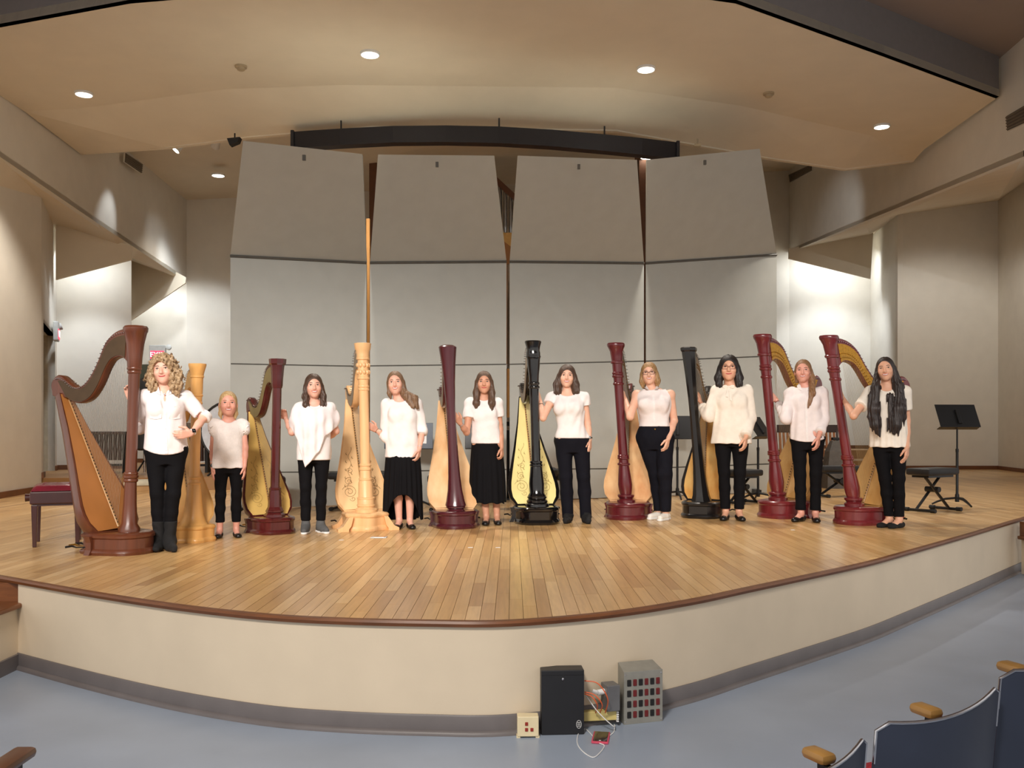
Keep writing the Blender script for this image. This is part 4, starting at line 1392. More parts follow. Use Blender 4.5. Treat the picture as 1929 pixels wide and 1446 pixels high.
def wood(name, rgb, rough=0.32, coat=0.35, var=0.16):
    return M(name, rgb, rough, var=var, scale=5, stretch=(6, 6, 0.6), coat=coat)
w_brown = wood('harp_walnut', (96, 50, 30))
w_maple = wood('harp_maple_honey', (226, 170, 98), 0.4, 0.2, 0.08)
w_dred = wood('harp_dark_red', (78, 24, 24), 0.25, 0.5)
w_pale = wood('harp_pale_maple', (236, 188, 134), 0.42, 0.15, 0.07)
w_burg = wood('harp_burgundy', (76, 26, 34), 0.25, 0.5)
w_burg2 = wood('harp_burgundy_warm', (94, 28, 34), 0.28, 0.45)
w_red = wood('harp_red_mahogany', (112, 36, 40), 0.28, 0.45)
w_blk = M('harp_piano_black', (14, 13, 14), 0.12, var=0.1, coat=0.6)
w_blk2 = M('harp_satin_black', (20, 18, 18), 0.3, var=0.1, coat=0.3)
def board(name, rgb, rgb2=None, var=0.08):
    return M(name, rgb, 0.35, var=var, scale=2.2, stretch=(3, 3, 0.8), rgb2=rgb2, coat=0.2)
b_honey = board('board_honey', (164, 106, 54))
b_maple = board('board_maple', (236, 186, 118))
b_yellow = board('board_yellow', (226, 188, 108))
b_pale = board('board_pale', (240, 200, 148))
b_peach = board('board_peach', (242, 206, 160), (222, 170, 118))
b_cream = board('board_cream', (240, 222, 150))
b_peach2 = board('board_peach_spotted', (234, 194, 144), (206, 146, 96))
b_amber = board('board_amber', (226, 186, 116), (206, 140, 62))
b_tan = board('board_tan', (206, 164, 104), (186, 136, 72))
pl_dark = M('plate_dark_olive', (80, 60, 38), 0.45, metal=0.4)
pl_olive = M('plate_olive', (140, 126, 84), 0.4, metal=0.4)
pl_gold = M('plate_gold', (186, 136, 52), 0.32, metal=0.75, var=0.2, scale=40)
pl_pale = M('plate_pale', (206, 160, 96), 0.5)
pl_pew = M('plate_pewter', (150, 132, 110), 0.4, metal=0.4)

CZ = 0.17
st_trump = dict(base='drum', col=[(0.085, CZ), (0.085, 0.20), (0.062, 0.24), (0.052, 0.40), (0.046, 0.60), (0.043, 1.0), (0.045, 1.45), (0.048, 1.50)],
                cap=[(0.046, 1.48), (0.056, 1.52), (0.06, 1.60), (0.07, 1.70), (0.088, 1.79), (0.095, 1.80), (0.097, 1.83), (0.085, 1.845), (0.04, 1.85)],
                rings=[(0.62, 0.060), (0.645, 0.056), (0.59, 0.057), (1.50, 0.057), (1.47, 0.053)], feet=False)
st_urn = dict(base='drum', col=[(0.095, CZ), (0.095, 0.20), (0.07, 0.215), (0.088, 0.235), (0.062, 0.26), (0.070, 0.30), (0.076, 0.36), (0.066, 0.46), (0.054, 0.56), (0.050, 0.62), (0.050, 0.66), (0.046, 0.9), (0.047, 1.3), (0.049, 1.45), (0.052, 1.52), (0.054, 1.64)],
              cap=[(0.052, 1.62), (0.058, 1.66), (0.062, 1.70), (0.068, 1.76), (0.084, 1.80), (0.092, 1.815), (0.094, 1.835), (0.086, 1.85), (0.03, 1.85)],
              rings=[(0.245, 0.088), (0.575, 0.066), (0.64, 0.062), (0.66, 0.060), (1.42, 0.058), (1.50, 0.062), (1.53, 0.060), (1.645, 0.068)])
st_horn = dict(base='drum', col=[(0.10, CZ), (0.085, 0.19), (0.078, 0.205), (0.108, 0.225), (0.095, 0.27), (0.075, 0.38), (0.062, 0.52), (0.052, 0.75), (0.046, 1.05), (0.048, 1.25), (0.058, 1.48), (0.072, 1.66), (0.088, 1.80), (0.092, 1.83), (0.08, 1.84), (0.06, 1.85)],
               rings=[(0.21, 0.10)], flute=0.015)
st_square = dict(base='poly', sides=8, col=[(0.115, CZ), (0.11, 0.20), (0.085, 0.22), (0.088, 0.25), (0.072, 0.28), (0.066, 0.40), (0.058, 0.46), (0.048, 0.50), (0.047, 1.0), (0.047, 1.56)],
                 cap=[(0.052, 1.54), (0.058, 1.57), (0.062, 1.65), (0.07, 1.76), (0.074, 1.785), (0.088, 1.80), (0.092, 1.85)],
                 rings=[(0.235, 0.094), (0.47, 0.064)], ringmat=None)
st_carved = dict(base='scallop', feet=True, col=[(0.11, CZ), (0.11, 0.20), (0.085, 0.22), (0.085, 0.30), (0.075, 0.32), (0.072, 0.46), (0.06, 0.50), (0.054, 0.62), (0.050, 0.66), (0.047, 1.0), (0.048, 1.45), (0.054, 1.5), (0.054, 1.70)],
                 cap=[(0.054, 1.68), (0.064, 1.71), (0.062, 1.73), (0.068, 1.77), (0.078, 1.79), (0.082, 1.83), (0.085, 1.845), (0.07, 1.85)],
                 rings=[(0.24, 0.092), (0.31, 0.088), (0.50, 0.068), (0.60, 0.062), (0.64, 0.060), (1.39, 0.055), (1.42, 0.055), (1.50, 0.062), (1.695, 0.066)], carve=[0.27, 0.40, 0.46, 1.56, 1.63], flute=0.02)
st_black = dict(base='poly', col=[(0.125, CZ), (0.12, 0.20), (0.10, 0.215), (0.105, 0.235), (0.09, 0.25), (0.094, 0.28), (0.074, 0.31), (0.078, 0.40), (0.066, 0.52), (0.058, 0.60), (0.046, 0.64), (0.045, 1.0), (0.046, 1.40), (0.052, 1.50), (0.064, 1.60), (0.068, 1.68)],
                cap=[(0.066, 1.66), (0.072, 1.68), (0.072, 1.73), (0.066, 1.75), (0.072, 1.79), (0.082, 1.825), (0.086, 1.84), (0.08, 1.85)],
                rings=[(0.225, 0.108), (0.265, 0.10), (0.62, 0.064), (0.59, 0.066), (1.38, 0.056), (1.42, 0.056), (1.69, 0.076)], rim=0.90)
st_octa = dict(base='poly', sides=8, col=[(0.115, CZ), (0.092, 0.24), (0.074, 0.38), (0.062, 0.55), (0.054, 0.80), (0.050, 1.05), (0.052, 1.3), (0.062, 1.55), (0.074, 1.74), (0.078, 1.80), (0.088, 1.815), (0.09, 1.84), (0.08, 1.85)], rings=[], rim=0.90)
st_maple = dict(base='scallop', feet=False, col=[(0.16, CZ), (0.13, 0.20), (0.105, 0.27), (0.085, 0.42), (0.07, 0.58), (0.055, 0.62), (0.052, 0.9), (0.052, 1.35), (0.056, 1.5)],
                cap=[(0.054, 1.48), (0.060, 1.55), (0.062, 1.70), (0.066, 1.74), (0.082, 1.80), (0.09, 1.83), (0.09, 1.85)],
                rings=[(0.60, 0.068), (0.66, 0.062), (1.44, 0.062), (1.52, 0.064), (1.715, 0.070)])
HARPS = {}
HARPS[1] = harp('large brown harp with honey soundboard, leftmost of the row', 243, 1047, 256, 613, 104, st_trump, (w_brown, b_honey), pl_dark)
HARPS[2] = harp('honey maple harp half hidden behind the curly-haired woman', 364, 1024, 372, 685, 330, dict(st_maple), (w_maple, b_maple), pl_pale, name='lever_harp', lev=True)
HARPS[3] = harp('small dark red harp with yellow soundboard beside the girl in the draped top', 517, 1008, 523, 676, 470, dict(st_square), (w_dred, b_yellow), pl_olive, scroll=(M('scroll_paint_gold', (170, 136, 70), 0.5), 0.0016))
HARPS[4] = harp('pale carved maple harp with painted scrolls beside the girl in the high-low skirt', 690, 1001, 683, 646, 656, dict(st_carved), (w_pale, b_pale), pl_pew, scroll=(M('scroll_paint_olive', (140, 108, 62), 0.5), 0.0022))
HARPS[5] = harp('burgundy harp with smooth trumpet-shaped column beside the girl in the long skirt', 859, 997, 843, 650, 832, dict(st_horn, rim=0.985, boxmat=b_peach), (w_burg, b_peach), pl_pew)
HARPS[6] = harp('glossy black harp with cream soundboard and painted scrolls in the middle', 1012, 989, 1004, 642, 984, dict(st_black), (w_blk, b_cream), pl_pew, scroll=(M('scroll_paint_brown', (150, 120, 62), 0.5), 0.0018))
HARPS[7] = harp('burgundy harp with turned column beside the woman in the sleeveless blouse', 1180, 980, 1160, 646, 1188, dict(st_urn, rim=0.985, boxmat=b_peach2), (w_burg2, b_peach2), pl_dark)
HARPS[8] = harp('plain satin black harp with eight-sided column and amber soundboard', 1322, 977, 1297, 654, 1338, dict(st_octa), (w_blk2, b_amber), pl_pew)
HARPS[9] = harp('red mahogany harp with golden neck plate, second from the right', 1466, 979, 1436, 630, 1542, dict(st_urn, rim=0.97, boxmat=b_tan, strmat=M('gold_strings', (186, 160, 110), 0.4, metal=0.4)), (w_red, b_tan), pl_gold, flip=-1, dY=0.12)
HARPS[10] = harp('red mahogany harp with golden neck plate, rightmost of the row', 1610, 992, 1561, 632, 1708, dict(st_urn, rim=0.97, boxmat=b_tan, strmat=MATS['gold_strings']), (w_red, b_tan), pl_gold, flip=-1, dY=0.12)
# ------------------------------------------------------------------ people: signed distance fields turned into meshes
def _smin(a, b, k):
    h = np.clip(0.5 + 0.5 * (b - a) / k, 0, 1)
    return b + (a - b) * h - k * h * (1 - h)

def cone(a, b, ra, rb):
    a = np.array(a, np.float32); b = np.array(b, np.float32)
    r = max(ra, rb)
    lo, hi = np.minimum(a, b) - r, np.maximum(a, b) + r
    ba = b - a
    L2 = float(ba @ ba) + 1e-9
    def f(x, y, z):
        px, py, pz = x - a[0], y - a[1], z - a[2]
        t = np.clip((px * ba[0] + py * ba[1] + pz * ba[2]) / L2, 0, 1)
        return np.sqrt((px - t * ba[0]) ** 2 + (py - t * ba[1]) ** 2 + (pz - t * ba[2]) ** 2) - (ra + (rb - ra) * t)
    return lo, hi, f

def ell(c, r, R=None):
    c = np.array(c, np.float32); r = np.array(r, np.float32)
    m = float(r.max()) if R is not None else r
    lo, hi = c - m, c + m
    Q = np.array(R, np.float32).T if R is not None else None       # world -> local
    def f(x, y, z):
        px, py, pz = x - c[0], y - c[1], z - c[2]
        if Q is not None:
            px, py, pz = (Q[0, 0] * px + Q[0, 1] * py + Q[0, 2] * pz, Q[1, 0] * px + Q[1, 1] * py + Q[1, 2] * pz, Q[2, 0] * px + Q[2, 1] * py + Q[2, 2] * pz)
        k0 = np.sqrt((px / r[0]) ** 2 + (py / r[1]) ** 2 + (pz / r[2]) ** 2)
        k1 = np.sqrt((px / r[0] ** 2) ** 2 + (py / r[1] ** 2) ** 2 + (pz / r[2] ** 2) ** 2) + 1e-6
        return k0 * (k0 - 1.0) / k1
    return lo, hi, f

def prof(rows, n=2.3, pleat=None):
    """rows of (z, cx, cy, rx, ry), z rising"""
    A = np.array(smooth_curve(rows, 4), np.float32)
    A = A[np.argsort(A[:, 0])]
    zz, cx, cy, rx, ry = A.T
    lo = np.array([(cx - rx).min() - 0.02, (cy - ry).min() - 0.02, zz[0]])
    hi = np.array([(cx + rx).max() + 0.02, (cy + ry).max() + 0.02, zz[-1]])
    def f(x, y, z):
        CXz, CYz = np.interp(z, zz, cx), np.interp(z, zz, cy)
        RX, RY = np.interp(z, zz, rx), np.interp(z, zz, ry)
        dx, dy = x - CXz, y - CYz
        q = (np.abs(dx / RX) ** n + np.abs(dy / RY) ** n) ** (1.0 / n)
        if pleat:
            q = q * (1 + pleat[0] * np.sin(pleat[1] * np.arctan2(dy, dx)) * np.clip((pleat[2] - z) / 0.25, 0, 1))
        d = (q - 1) * np.minimum(RX, RY)
        return np.maximum(d, np.maximum(zz[0] - z, z - zz[-1])).astype(np.float32)
    return lo, hi, f

class Field:
    def __init__(s, h):
        s.h, s.ops = h, []
    def add(s, p, k=0.02): s.ops.append(('a', p, k)); return s
    def sub(s, p, k=0.01): s.ops.append(('s', p, k)); return s
    def cut(s, f, k=0.006): s.ops.append(('c', f, k)); return s
    def warp(s, f): s.ops.append(('w', f, 0)); return s
    def run(s):
        h = s.h
        adds = [o[1] for o in s.ops if o[0] == 'a']
        lo = np.min([p[0] for p in adds], axis=0) - 0.035
        hi = np.max([p[1] for p in adds], axis=0) + 0.035
        n = np.ceil((hi - lo) / h).astype(int) + 1
        X = (lo[0] + h * np.arange(n[0], dtype=np.float32))[:, None, None]
        Yg = (lo[1] + h * np.arange(n[1], dtype=np.float32))[None, :, None]
        Z = (lo[2] + h * np.arange(n[2], dtype=np.float32))[None, None, :]
        X, Yg, Z = X.astype(np.float32), Yg.astype(np.float32), Z.astype(np.float32)
        A = np.full(n, 0.5, np.float32)
        for kind, p, k in s.ops:
            if kind in 'as':
                m = 0.03 + k
                i0 = np.clip(np.floor((p[0] - m - lo) / h).astype(int), 0, n)
                i1 = np.clip(np.ceil((p[1] + m - lo) / h).astype(int) + 1, 0, n)
                if (i1 <= i0).any(): continue
                sl = tuple(slice(a, b) for a, b in zip(i0, i1))
                d = p[2](X[sl[0]], Yg[:, sl[1]], Z[:, :, sl[2]])
                A[sl] = _smin(A[sl], d, k) if kind == 'a' else -_smin(-A[sl], d, k)
            elif kind == 'c':
                A = -_smin(-A, -np.broadcast_to(p(X, Yg, Z), A.shape), k)
            else:
                A = A + p(X, Yg, Z)
        return s.nets(A.astype(np.float32), lo, h)
    @staticmethod
    def nets(A, lo, h):
        S = A < 0
        n = np.array(A.shape)
        c = [S[i:n[0] - 1 + i, j:n[1] - 1 + j, k:n[2] - 1 + k] for i in (0, 1) for j in (0, 1) for k in (0, 1)]
        cnt = sum(q.astype(np.int8) for q in c)
        act = (cnt > 0) & (cnt < 8)
        I = np.argwhere(act)
        if len(I) == 0: return [], []
        idx = np.full(act.shape, -1, np.int32)
        idx[act] = np.arange(len(I))
        acc = np.zeros((len(I), 3), np.float32); num = np.zeros(len(I), np.float32)
        offs = [(i, j, k) for i in (0, 1) for j in (0, 1) for k in (0, 1)]
        vals = {o: A[I[:, 0] + o[0], I[:, 1] + o[1], I[:, 2] + o[2]] for o in offs}
        for o in offs:
            for ax in range(3):
                if o[ax] == 0:
                    o2 = tuple(1 if q == ax else o[q] for q in range(3))
                    a, b = vals[o], vals[o2]
                    m = (a < 0) != (b < 0)
                    t = np.where(m, a / np.where(m, a - b, 1), 0)
                    for q in range(3):
                        acc[:, q] += np.where(m, o[q] + (t if q == ax else 0), 0)
                    num += m
        Vt = lo + (I + acc / num[:, None]) * h
        Fc = []
        for ax in range(3):
            sl0 = [slice(None)] * 3; sl1 = [slice(None)] * 3
            sl0[ax] = slice(0, -1); sl1[ax] = slice(1, None)
            d = S[tuple(sl0)] != S[tuple(sl1)]
            E = np.argwhere(d)
            u, v = (ax + 1) % 3, (ax + 2) % 3
            E = E[(E[:, u] > 0) & (E[:, v] > 0) & (E[:, u] < n[u] - 1) & (E[:, v] < n[v] - 1)]
            if len(E) == 0: continue
            flip = S[E[:, 0], E[:, 1], E[:, 2]]
            def at(du, dv):
                Q = E.copy(); Q[:, u] += du; Q[:, v] += dv
                return idx[Q[:, 0], Q[:, 1], Q[:, 2]]
            q = np.stack([at(-1, -1), at(0, -1), at(0, 0), at(-1, 0)], 1)
            q[~flip] = q[~flip][:, ::-1]
            Fc.append(q)
        return Vt, np.concatenate(Fc)
    def build(s, name, mat, parent):
        Vt, Fc = s.run()
        me = bpy.data.meshes.new(name)
        nv, nf = len(Vt), len(Fc)
        me.vertices.add(nv)
        me.vertices.foreach_set('co', np.asarray(Vt, np.float32).ravel())
        me.loops.add(nf * 4)
        me.loops.foreach_set('vertex_index', np.asarray(Fc, np.int32).ravel())
        me.polygons.add(nf)
        me.polygons.foreach_set('loop_start', np.arange(nf, dtype=np.int32) * 4)
        me.polygons.foreach_set('loop_total', np.full(nf, 4, np.int32))
        me.update(calc_edges=True)
        me.validate()
        me.polygons.foreach_set('use_smooth', [True] * len(me.polygons))
        me.materials.append(mat)
        o = bpy.data.objects.new(name, me)
        return link(o, parent)

def folds(seed, amp, wl=0.12, zs=0.45):
    rng = np.random.RandomState(seed)
    W = []
    for _ in range(5):
        d = rng.normal(size=3); d[2] *= zs; d /= np.linalg.norm(d)
        W.append((d * 2 * math.pi / (wl * rng.uniform(0.6, 1.6)), rng.uniform(0, 6.28)))
    def f(x, y, z):
        return sum(np.sin(x * np.float32(k[0]) + y * np.float32(k[1]) + z * np.float32(k[2]) + np.float32(p)) for k, p in W) * np.float32(amp / 2.2)
    return f

SKIN = {}
def skin(name, rgb):
    return M('skin_' + name, rgb, 0.5, var=0.04, scale=25, sss=0.12)
m_eyew = M('eye_white', (232, 228, 224), 0.3, var=0.02)
m_iris = M('eye_iris', (52, 36, 28), 0.2)
m_lash = M('lash_dark', (44, 30, 26), 0.6)
m_lips = M('lips_rose', (188, 84, 84), 0.4)
m_teeth = M('teeth_white', (240, 236, 228), 0.3, var=0.02)

def V3(*a): return Vector(a)

def hand_prims(w, d, across, curl, g, side_n=1, spread=0.15):
    """wrist, pointing direction, thumb-side direction, finger curl in degrees; returns cones"""
    d = Vector(d).normalized(); a = Vector(across); a = (a - d * a.dot(d)).normalized()
    nrm = d.cross(a) * side_n                      # palm side
    w = Vector(w)
    out = []
    kn = []
    for i, (o_, l_) in enumerate(((0.028, 0.082), (0.010, 0.088), (-0.009, 0.084), (-0.027, 0.076))):
        k_ = w + d * l_ * g + a * o_ * g
        out.append((w + a * o_ * 0.55 * g + d * 0.008, k_, 0.0150 * g, 0.0125 * g))
        kn.append((k_, o_))
    for (k_, o_), L in zip(kn, (0.066, 0.074, 0.068, 0.054)):
        dr = (d + a * o_ * spread * 10).normalized()
        p = k_
        for seg, (fr, rr) in enumerate(((0.45, 0.0098), (0.32, 0.0088), (0.26, 0.0078))):
            ang = math.radians(curl) * (0.6 if seg == 0 else 1.0)
            R = Matrix.Rotation(ang, 3, d.cross(nrm))
            dr = (R @ dr).normalized()
            q = p + dr * L * fr * g
            out.append((p, q, rr * g, rr * 0.92 * g))
            p = q
    t0 = w + d * 0.018 * g + a * 0.022 * g
    t1 = t0 + (d * 0.6 + a * 0.75 + nrm * 0.25).normalized() * 0.042 * g
    t2 = t1 + (d * 0.85 + a * 0.25 + nrm * 0.35).normalized() * 0.034 * g
    t3 = t2 + (d * 0.9 + a * 0.0 + nrm * 0.45).normalized() * 0.024 * g
    out += [(t0, t1, 0.0145 * g, 0.0120 * g), (t1, t2, 0.0115 * g, 0.0100 * g), (t2, t3, 0.0098 * g, 0.0080 * g)]
    return out

def make_person(label, sp):
    Y0 = stageY(sp['foot']) + 0.13 + sp.get('dY', 0.0)
    X0 = (sp['root'] - CX) / F * Y0
    rz = -math.atan2(X0, Y0)
    t = thing('person', label, 'person', (X0, Y0, SZ), rz, 'people in white tops standing with the harps')
    Ri = Matrix.Rotation(-rz, 3, 'Z')
    org = Vector((X0, Y0, SZ))
    def L(px, py, dy=0.0):
        return Ri @ (P(px, py, Y0 + dy) - org)
    H = L(sp['root'], sp['top']).z - sp.get('hairtop', 0.012)
    g = H / 1.70
    b = sp.get('build', 1.0)
    hs = sp.get('hs', 0.5 + 0.5 * g)
    hipx = L(sp['hip'], 850).x; shx = L(sp['sh'], 750).x; hx = L(sp['head'], 700).x
    hc = Vector((hx, -0.015 * g, H - 0.118 * hs))
    chin = hc.z - 0.115 * hs
    shz = sp.get('shz', chin - 0.085 * g)
    hipz, waz = 0.515 * H, 0.62 * H
    cxz = lambda z: float(np.interp(z, [0.45 * H, hipz, shz, H], [hipx, hipx, shx, shx]))
    gb = g * b
    rows = [(0.455 * H, 0.0, 0.005, 0.11 * gb, 0.085 * gb), (hipz, 0, 0.01, 0.172 * gb * sp.get('hipw', 1), 0.118 * gb), (0.56 * H, 0, 0.0, 0.160 * gb, 0.112 * gb), (waz, 0, 0.0, 0.128 * gb, 0.092 * gb),
            (shz - 0.17 * g, 0, 0.0, 0.145 * gb, 0.105 * gb), (shz - 0.085 * g, 0, 0.0, 0.155 * gb, 0.102 * gb), (shz - 0.012 * g, 0, 0.008, 0.148 * gb, 0.076 * gb), (shz + 0.028 * g, 0, 0.012, 0.095 * gb, 0.062 * gb), (shz + 0.055 * g, 0, 0.012, 0.055 * g, 0.055 * g)]
    rows = [(r[0], cxz(r[0]), r[2], r[3], r[4]) for r in rows]
    torso = prof(rows)
    yaw, roll, pitch = sp.get('yaw', 0), sp.get('roll', 0), sp.get('pitch', 0)
    R = (Matrix.Rotation(math.radians(yaw), 3, 'Z') @ Matrix.Rotation(math.radians(roll), 3, 'Y') @ Matrix.Rotation(math.radians(pitch), 3, 'X'))
    def T(x, y, z): return hc + R @ (Vector((x, y, z)) * hs)
    head = [(ell(T(0, 0.012, 0.018), (0.082 * hs, 0.096 * hs, 0.104 * hs), R), 0.02), (ell(T(0, -0.022, -0.045), (0.066 * hs, 0.070 * hs, 0.068 * hs), R), 0.03),
            (ell(T(0, -0.062, -0.092), (0.027 * hs, 0.022 * hs, 0.020 * hs), R), 0.025),
            (cone(T(0, -0.088, 0.012), T(0, -0.104, -0.022), 0.008 * hs, 0.0125 * hs), 0.012), (ell(T(-0.012, -0.094, -0.026), (0.008 * hs,) * 3), 0.008), (ell(T(0.012, -0.094, -0.026), (0.008 * hs,) * 3), 0.008),
            (ell(T(-0.042, -0.064, -0.022), (0.024 * hs,) * 3), 0.02), (ell(T(0.042, -0.064, -0.022), (0.024 * hs,) * 3), 0.02),
            (ell(T(-0.084, 0.012, -0.012), (0.010 * hs, 0.018 * hs, 0.030 * hs), R), 0.008), (ell(T(0.084, 0.012, -0.012), (0.010 * hs, 0.018 * hs, 0.030 * hs), R), 0.008)]
    def face_y(x, z):
        """depth of the face surface in head coordinates"""
        lo_, hi_ = -0.14, -0.02
        for y in np.linspace(lo_, hi_, 90):
            p = T(x, float(y), z)
            d = None
            for pr, k in head[:8]:
                v = float(pr[2](np.float32(p.x), np.float32(p.y), np.float32(p.z)))
                d = v if d is None else float(_smin(d, v, k))
            if d < 0: return float(y)
        return -0.09
    body = Field(sp.get('res', 0.0065))
    body.add(torso, 0.03)
    body.add(cone((hx * 0.4 + shx * 0.6, 0.012, shz), T(0, 0.018, -0.06), 0.054 * g, 0.050 * hs), 0.03)
    for pr, k in head: body.add(pr, k)
    for sx in (-1, 1):
        body.sub(ell(T(0.0335 * sx, -0.100, 0.012), (0.017 * hs, 0.014 * hs, 0.010 * hs)), 0.012)
    bust = sp.get('bust', 1.0)
    bustp = []
    if bust > 0:
        for sx in (-1, 1):
            bustp.append(ell((shx + sx * 0.066 * gb, -0.078 * gb, shz - 0.135 * g), (0.062 * gb, 0.052 * gb * bust, 0.062 * gb)))
        for p in bustp: body.add(p, 0.03)
    # arms
    arms = []
    for sx, A in zip((-1, 1), sp['arms']):
        S0 = Vector((shx + sx * sp.get('shw', 0.158) * gb, 0.01, shz - 0.028 * g))
        E = L(*A['el']); W = L(*A['wr'])
        rr = A.get('r', 1.0) * g * sp.get('armr', 1.0)
        arms.append((S0, E, W, rr))
        body.add(ell(S0, (0.052 * rr,) * 3), 0.035)
        body.add(cone(S0, E, 0.045 * rr, 0.036 * rr), 0.02)
        body.add(cone(E, E.lerp(W, 0.45), 0.036 * rr, 0.033 * rr), 0.015)
        body.add(cone(E.lerp(W, 0.4), W, 0.033 * rr, 0.022 * rr), 0.015)
        for q in hand_prims(W, A['dir'], A['th'], A.get('curl', 25), g * 1.0, A.get('n', 1)):
            body.add(cone(*q), 0.007)
    # legs
    legs = []
    for sx, (fx, fdy, toe, kn) in zip((-1, 1), sp['feet']):
        hip = Vector((hipx + sx * 0.088 * gb, 0.005, hipz - 0.005))
        lift = 0.0
        an = Vector((L(fx, sp['foot'], fdy).x, fdy, 0.082 * g))
        km = hip.lerp(an, 0.5) + Vector((kn[0], -0.02 + kn[1], 0.02 * g))
        d = Vector((math.sin(math.radians(toe)), -math.cos(math.radians(toe)), 0))
        legs.append((hip, km, an, d))
        body.add(cone(hip, km, 0.080 * gb, 0.052 * gb), 0.03)
        body.add(cone(km, km.lerp(an, 0.4) + Vector((0, 0.012, 0)), 0.050 * gb, 0.050 * gb), 0.03)
        body.add(cone(km.lerp(an, 0.4) + Vector((0, 0.012, 0)), an, 0.050 * gb, 0.033 * g), 0.02)
        zf = 0.030 * g
        body.add(cone(Vector((an.x, an.y, zf)) - d * 0.035 * g, Vector((an.x, an.y, zf)) + d * 0.02 * g, 0.028 * g, 0.030 * g), 0.02)
        body.add(cone(an, Vector((an.x, an.y, 0.028 * g)) + d * 0.10 * g, 0.030 * g, 0.025 * g), 0.02)
        body.add(cone(Vector((an.x, an.y, 0.026 * g)) + d * 0.05 * g, Vector((an.x, an.y, 0.020 * g)) + d * 0.145 * g, 0.030 * g, 0.019 * g), 0.02)
    m_skin = skin(*sp['skin'])
    bo = body.build('body', m_skin, t)
    # face
    for sx in (-1, 1):
        y = face_y(0.0335 * sx, 0.012)
        c = T(0.0335 * sx, y + 0.010, 0.012)
        MB().ball(c, (0.0135 * hs, 0.0105 * hs, 0.0075 * hs), 10, 8, R).build('eye', m_eyew, t, True)
        MB().ball(T(0.0335 * sx, y + 0.0015, 0.012), (0.0072 * hs, 0.0040 * hs, 0.0070 * hs), 8, 6, R).build('iris', m_iris, t, True)
        pts = [T(sx * (0.0335 + q * 0.0165), face_y(sx * (0.0335 + q * 0.0165), 0.0195) - 0.0002, 0.012 + 0.0085 * (1 - 0.75 * q * q)) for q in (-1, -0.5, 0, 0.5, 1)]
        MB().tube(pts, [0.0014, 0.0028 * hs, 0.0032 * hs, 0.0032 * hs, 0.0014], 6).build('eyelash', m_lash, t, True)
        pts = [T(sx * x_, face_y(sx * x_, z_) - 0.0003, z_) for x_, z_ in ((0.015, 0.0335), (0.028, 0.0375), (0.041, 0.0375), (0.053, 0.032))]
        MB().tube(pts, [0.0022, 0.0034 * hs, 0.0032 * hs, 0.0014], 6).build('eyebrow', sp.get('brow') or m_lash, t, True)
    sm = sp.get('smile', 0.010)
    mw = 0.029
    xs_ = np.linspace(-1, 1, 9)
    def mz(q, o_): return -0.054 + sm * q * q + o_
    opn = 0.0068 if sp.get('teeth', True) else 0.0015
    up_ = [T(q * mw, face_y(q * mw, mz(q, opn)) - 0.0006, mz(q, opn * (1 - q * q * 0.9))) for q in xs_]
    lo_ = [T(q * mw, face_y(q * mw, mz(q, -opn)) - 0.0006, mz(q, -opn * 1.1 * (1 - q * q * 0.9))) for q in xs_]
    MB().tube(up_, [0.0012] + [0.0036 * hs] * 7 + [0.0012], 6).build('upper_lip', m_lips, t, True)
    MB().tube(lo_, [0.0012] + [0.0044 * hs] * 7 + [0.0012], 6).build('lower_lip', m_lips, t, True)
    if sp.get('teeth', True):
        mid = [T(q * mw * 0.9, face_y(q * mw * 0.9, mz(q, 0)) + 0.0006, mz(q, 0)) for q in xs_]
        MB().tube(mid, [0.001] + [0.0062 * hs] * 7 + [0.001], 6).build('teeth', m_teeth, t, True)
    # ---------------- clothes
    c = dict(sp['shirt'])
    off = c.get('off', 0.014)
    hem = L(sp['root'], c['hem']).z
    m_sh = c['mat']
    sh = Field(0.0075)
    hr = c.get('hemr', (0.175, 0.125))
    srows = []
    for r in rows:
        if r[0] < hem - 0.12: continue
        z, cx_, cy_, rx, ry = r
        if z > shz + 0.045 * g: continue
        f = max(0.0, min(1.0, (shz - 0.16 * g - z) / max(0.05, (shz - 0.16 * g - hem))))
        rx2, ry2 = rx + off, ry + off
        if z < shz - 0.10 * g:
            if c.get('fitted'):
                rx2, ry2 = rx + off, ry + off
            else:
                base_x, base_y = 0.150 * gb + off, 0.112 * gb + off
                rx2 = max(rx2, base_x + (hr[0] * gb - base_x) * f)
                ry2 = max(ry2, base_y + (hr[1] * gb - base_y) * f)
        srows.append((z, cx_ + c.get('dx', 0) * f, cy_, rx2, ry2))
    if srows[0][0] > hem - 0.03:
        z, cx_, cy_, rx, ry = srows[0]
        srows.insert(0, (hem - 0.05, cx_, cy_, rx, ry))
    sh.add(prof(srows, 2.3, c.get('pleat')), 0.02)
    for p in bustp:
        sh.add((p[0] - 0.01, p[1] + 0.01, (lambda q: (lambda x, y, z: q(x, y, z) - off))(p[2])), 0.04)
    cuffs = []
    for i, (S0, E, W, rr) in enumerate(arms):
        sl = c['sleeve'][i] if isinstance(c['sleeve'], (list, tuple)) else c['sleeve']
        sw = c.get('sw', 1.0)
        if sl <= 0: continue
        sh.add(ell(S0, (0.052 * rr + off,) * 3), 0.035)
        if sl <= 1:
            e = S0.lerp(E, sl)
            sh.add(cone(S0, e, 0.047 * rr * sw + off, (0.047 - 0.008 * sl) * rr * sw + off), 0.02)
            d = (E - S0).normalized()
            cuffs.append((e, d))
        else:
            sh.add(cone(S0, E, 0.047 * rr * sw + off, 0.040 * rr * sw + off), 0.02)
            e = E.lerp(W, sl - 1)
            sh.add(cone(E, e, 0.040 * rr * sw + off, c.get('cuff', 0.034) * rr * sw + off * 0.9), 0.02)
            d = (W - E).normalized()
            cuffs.append((e, d))
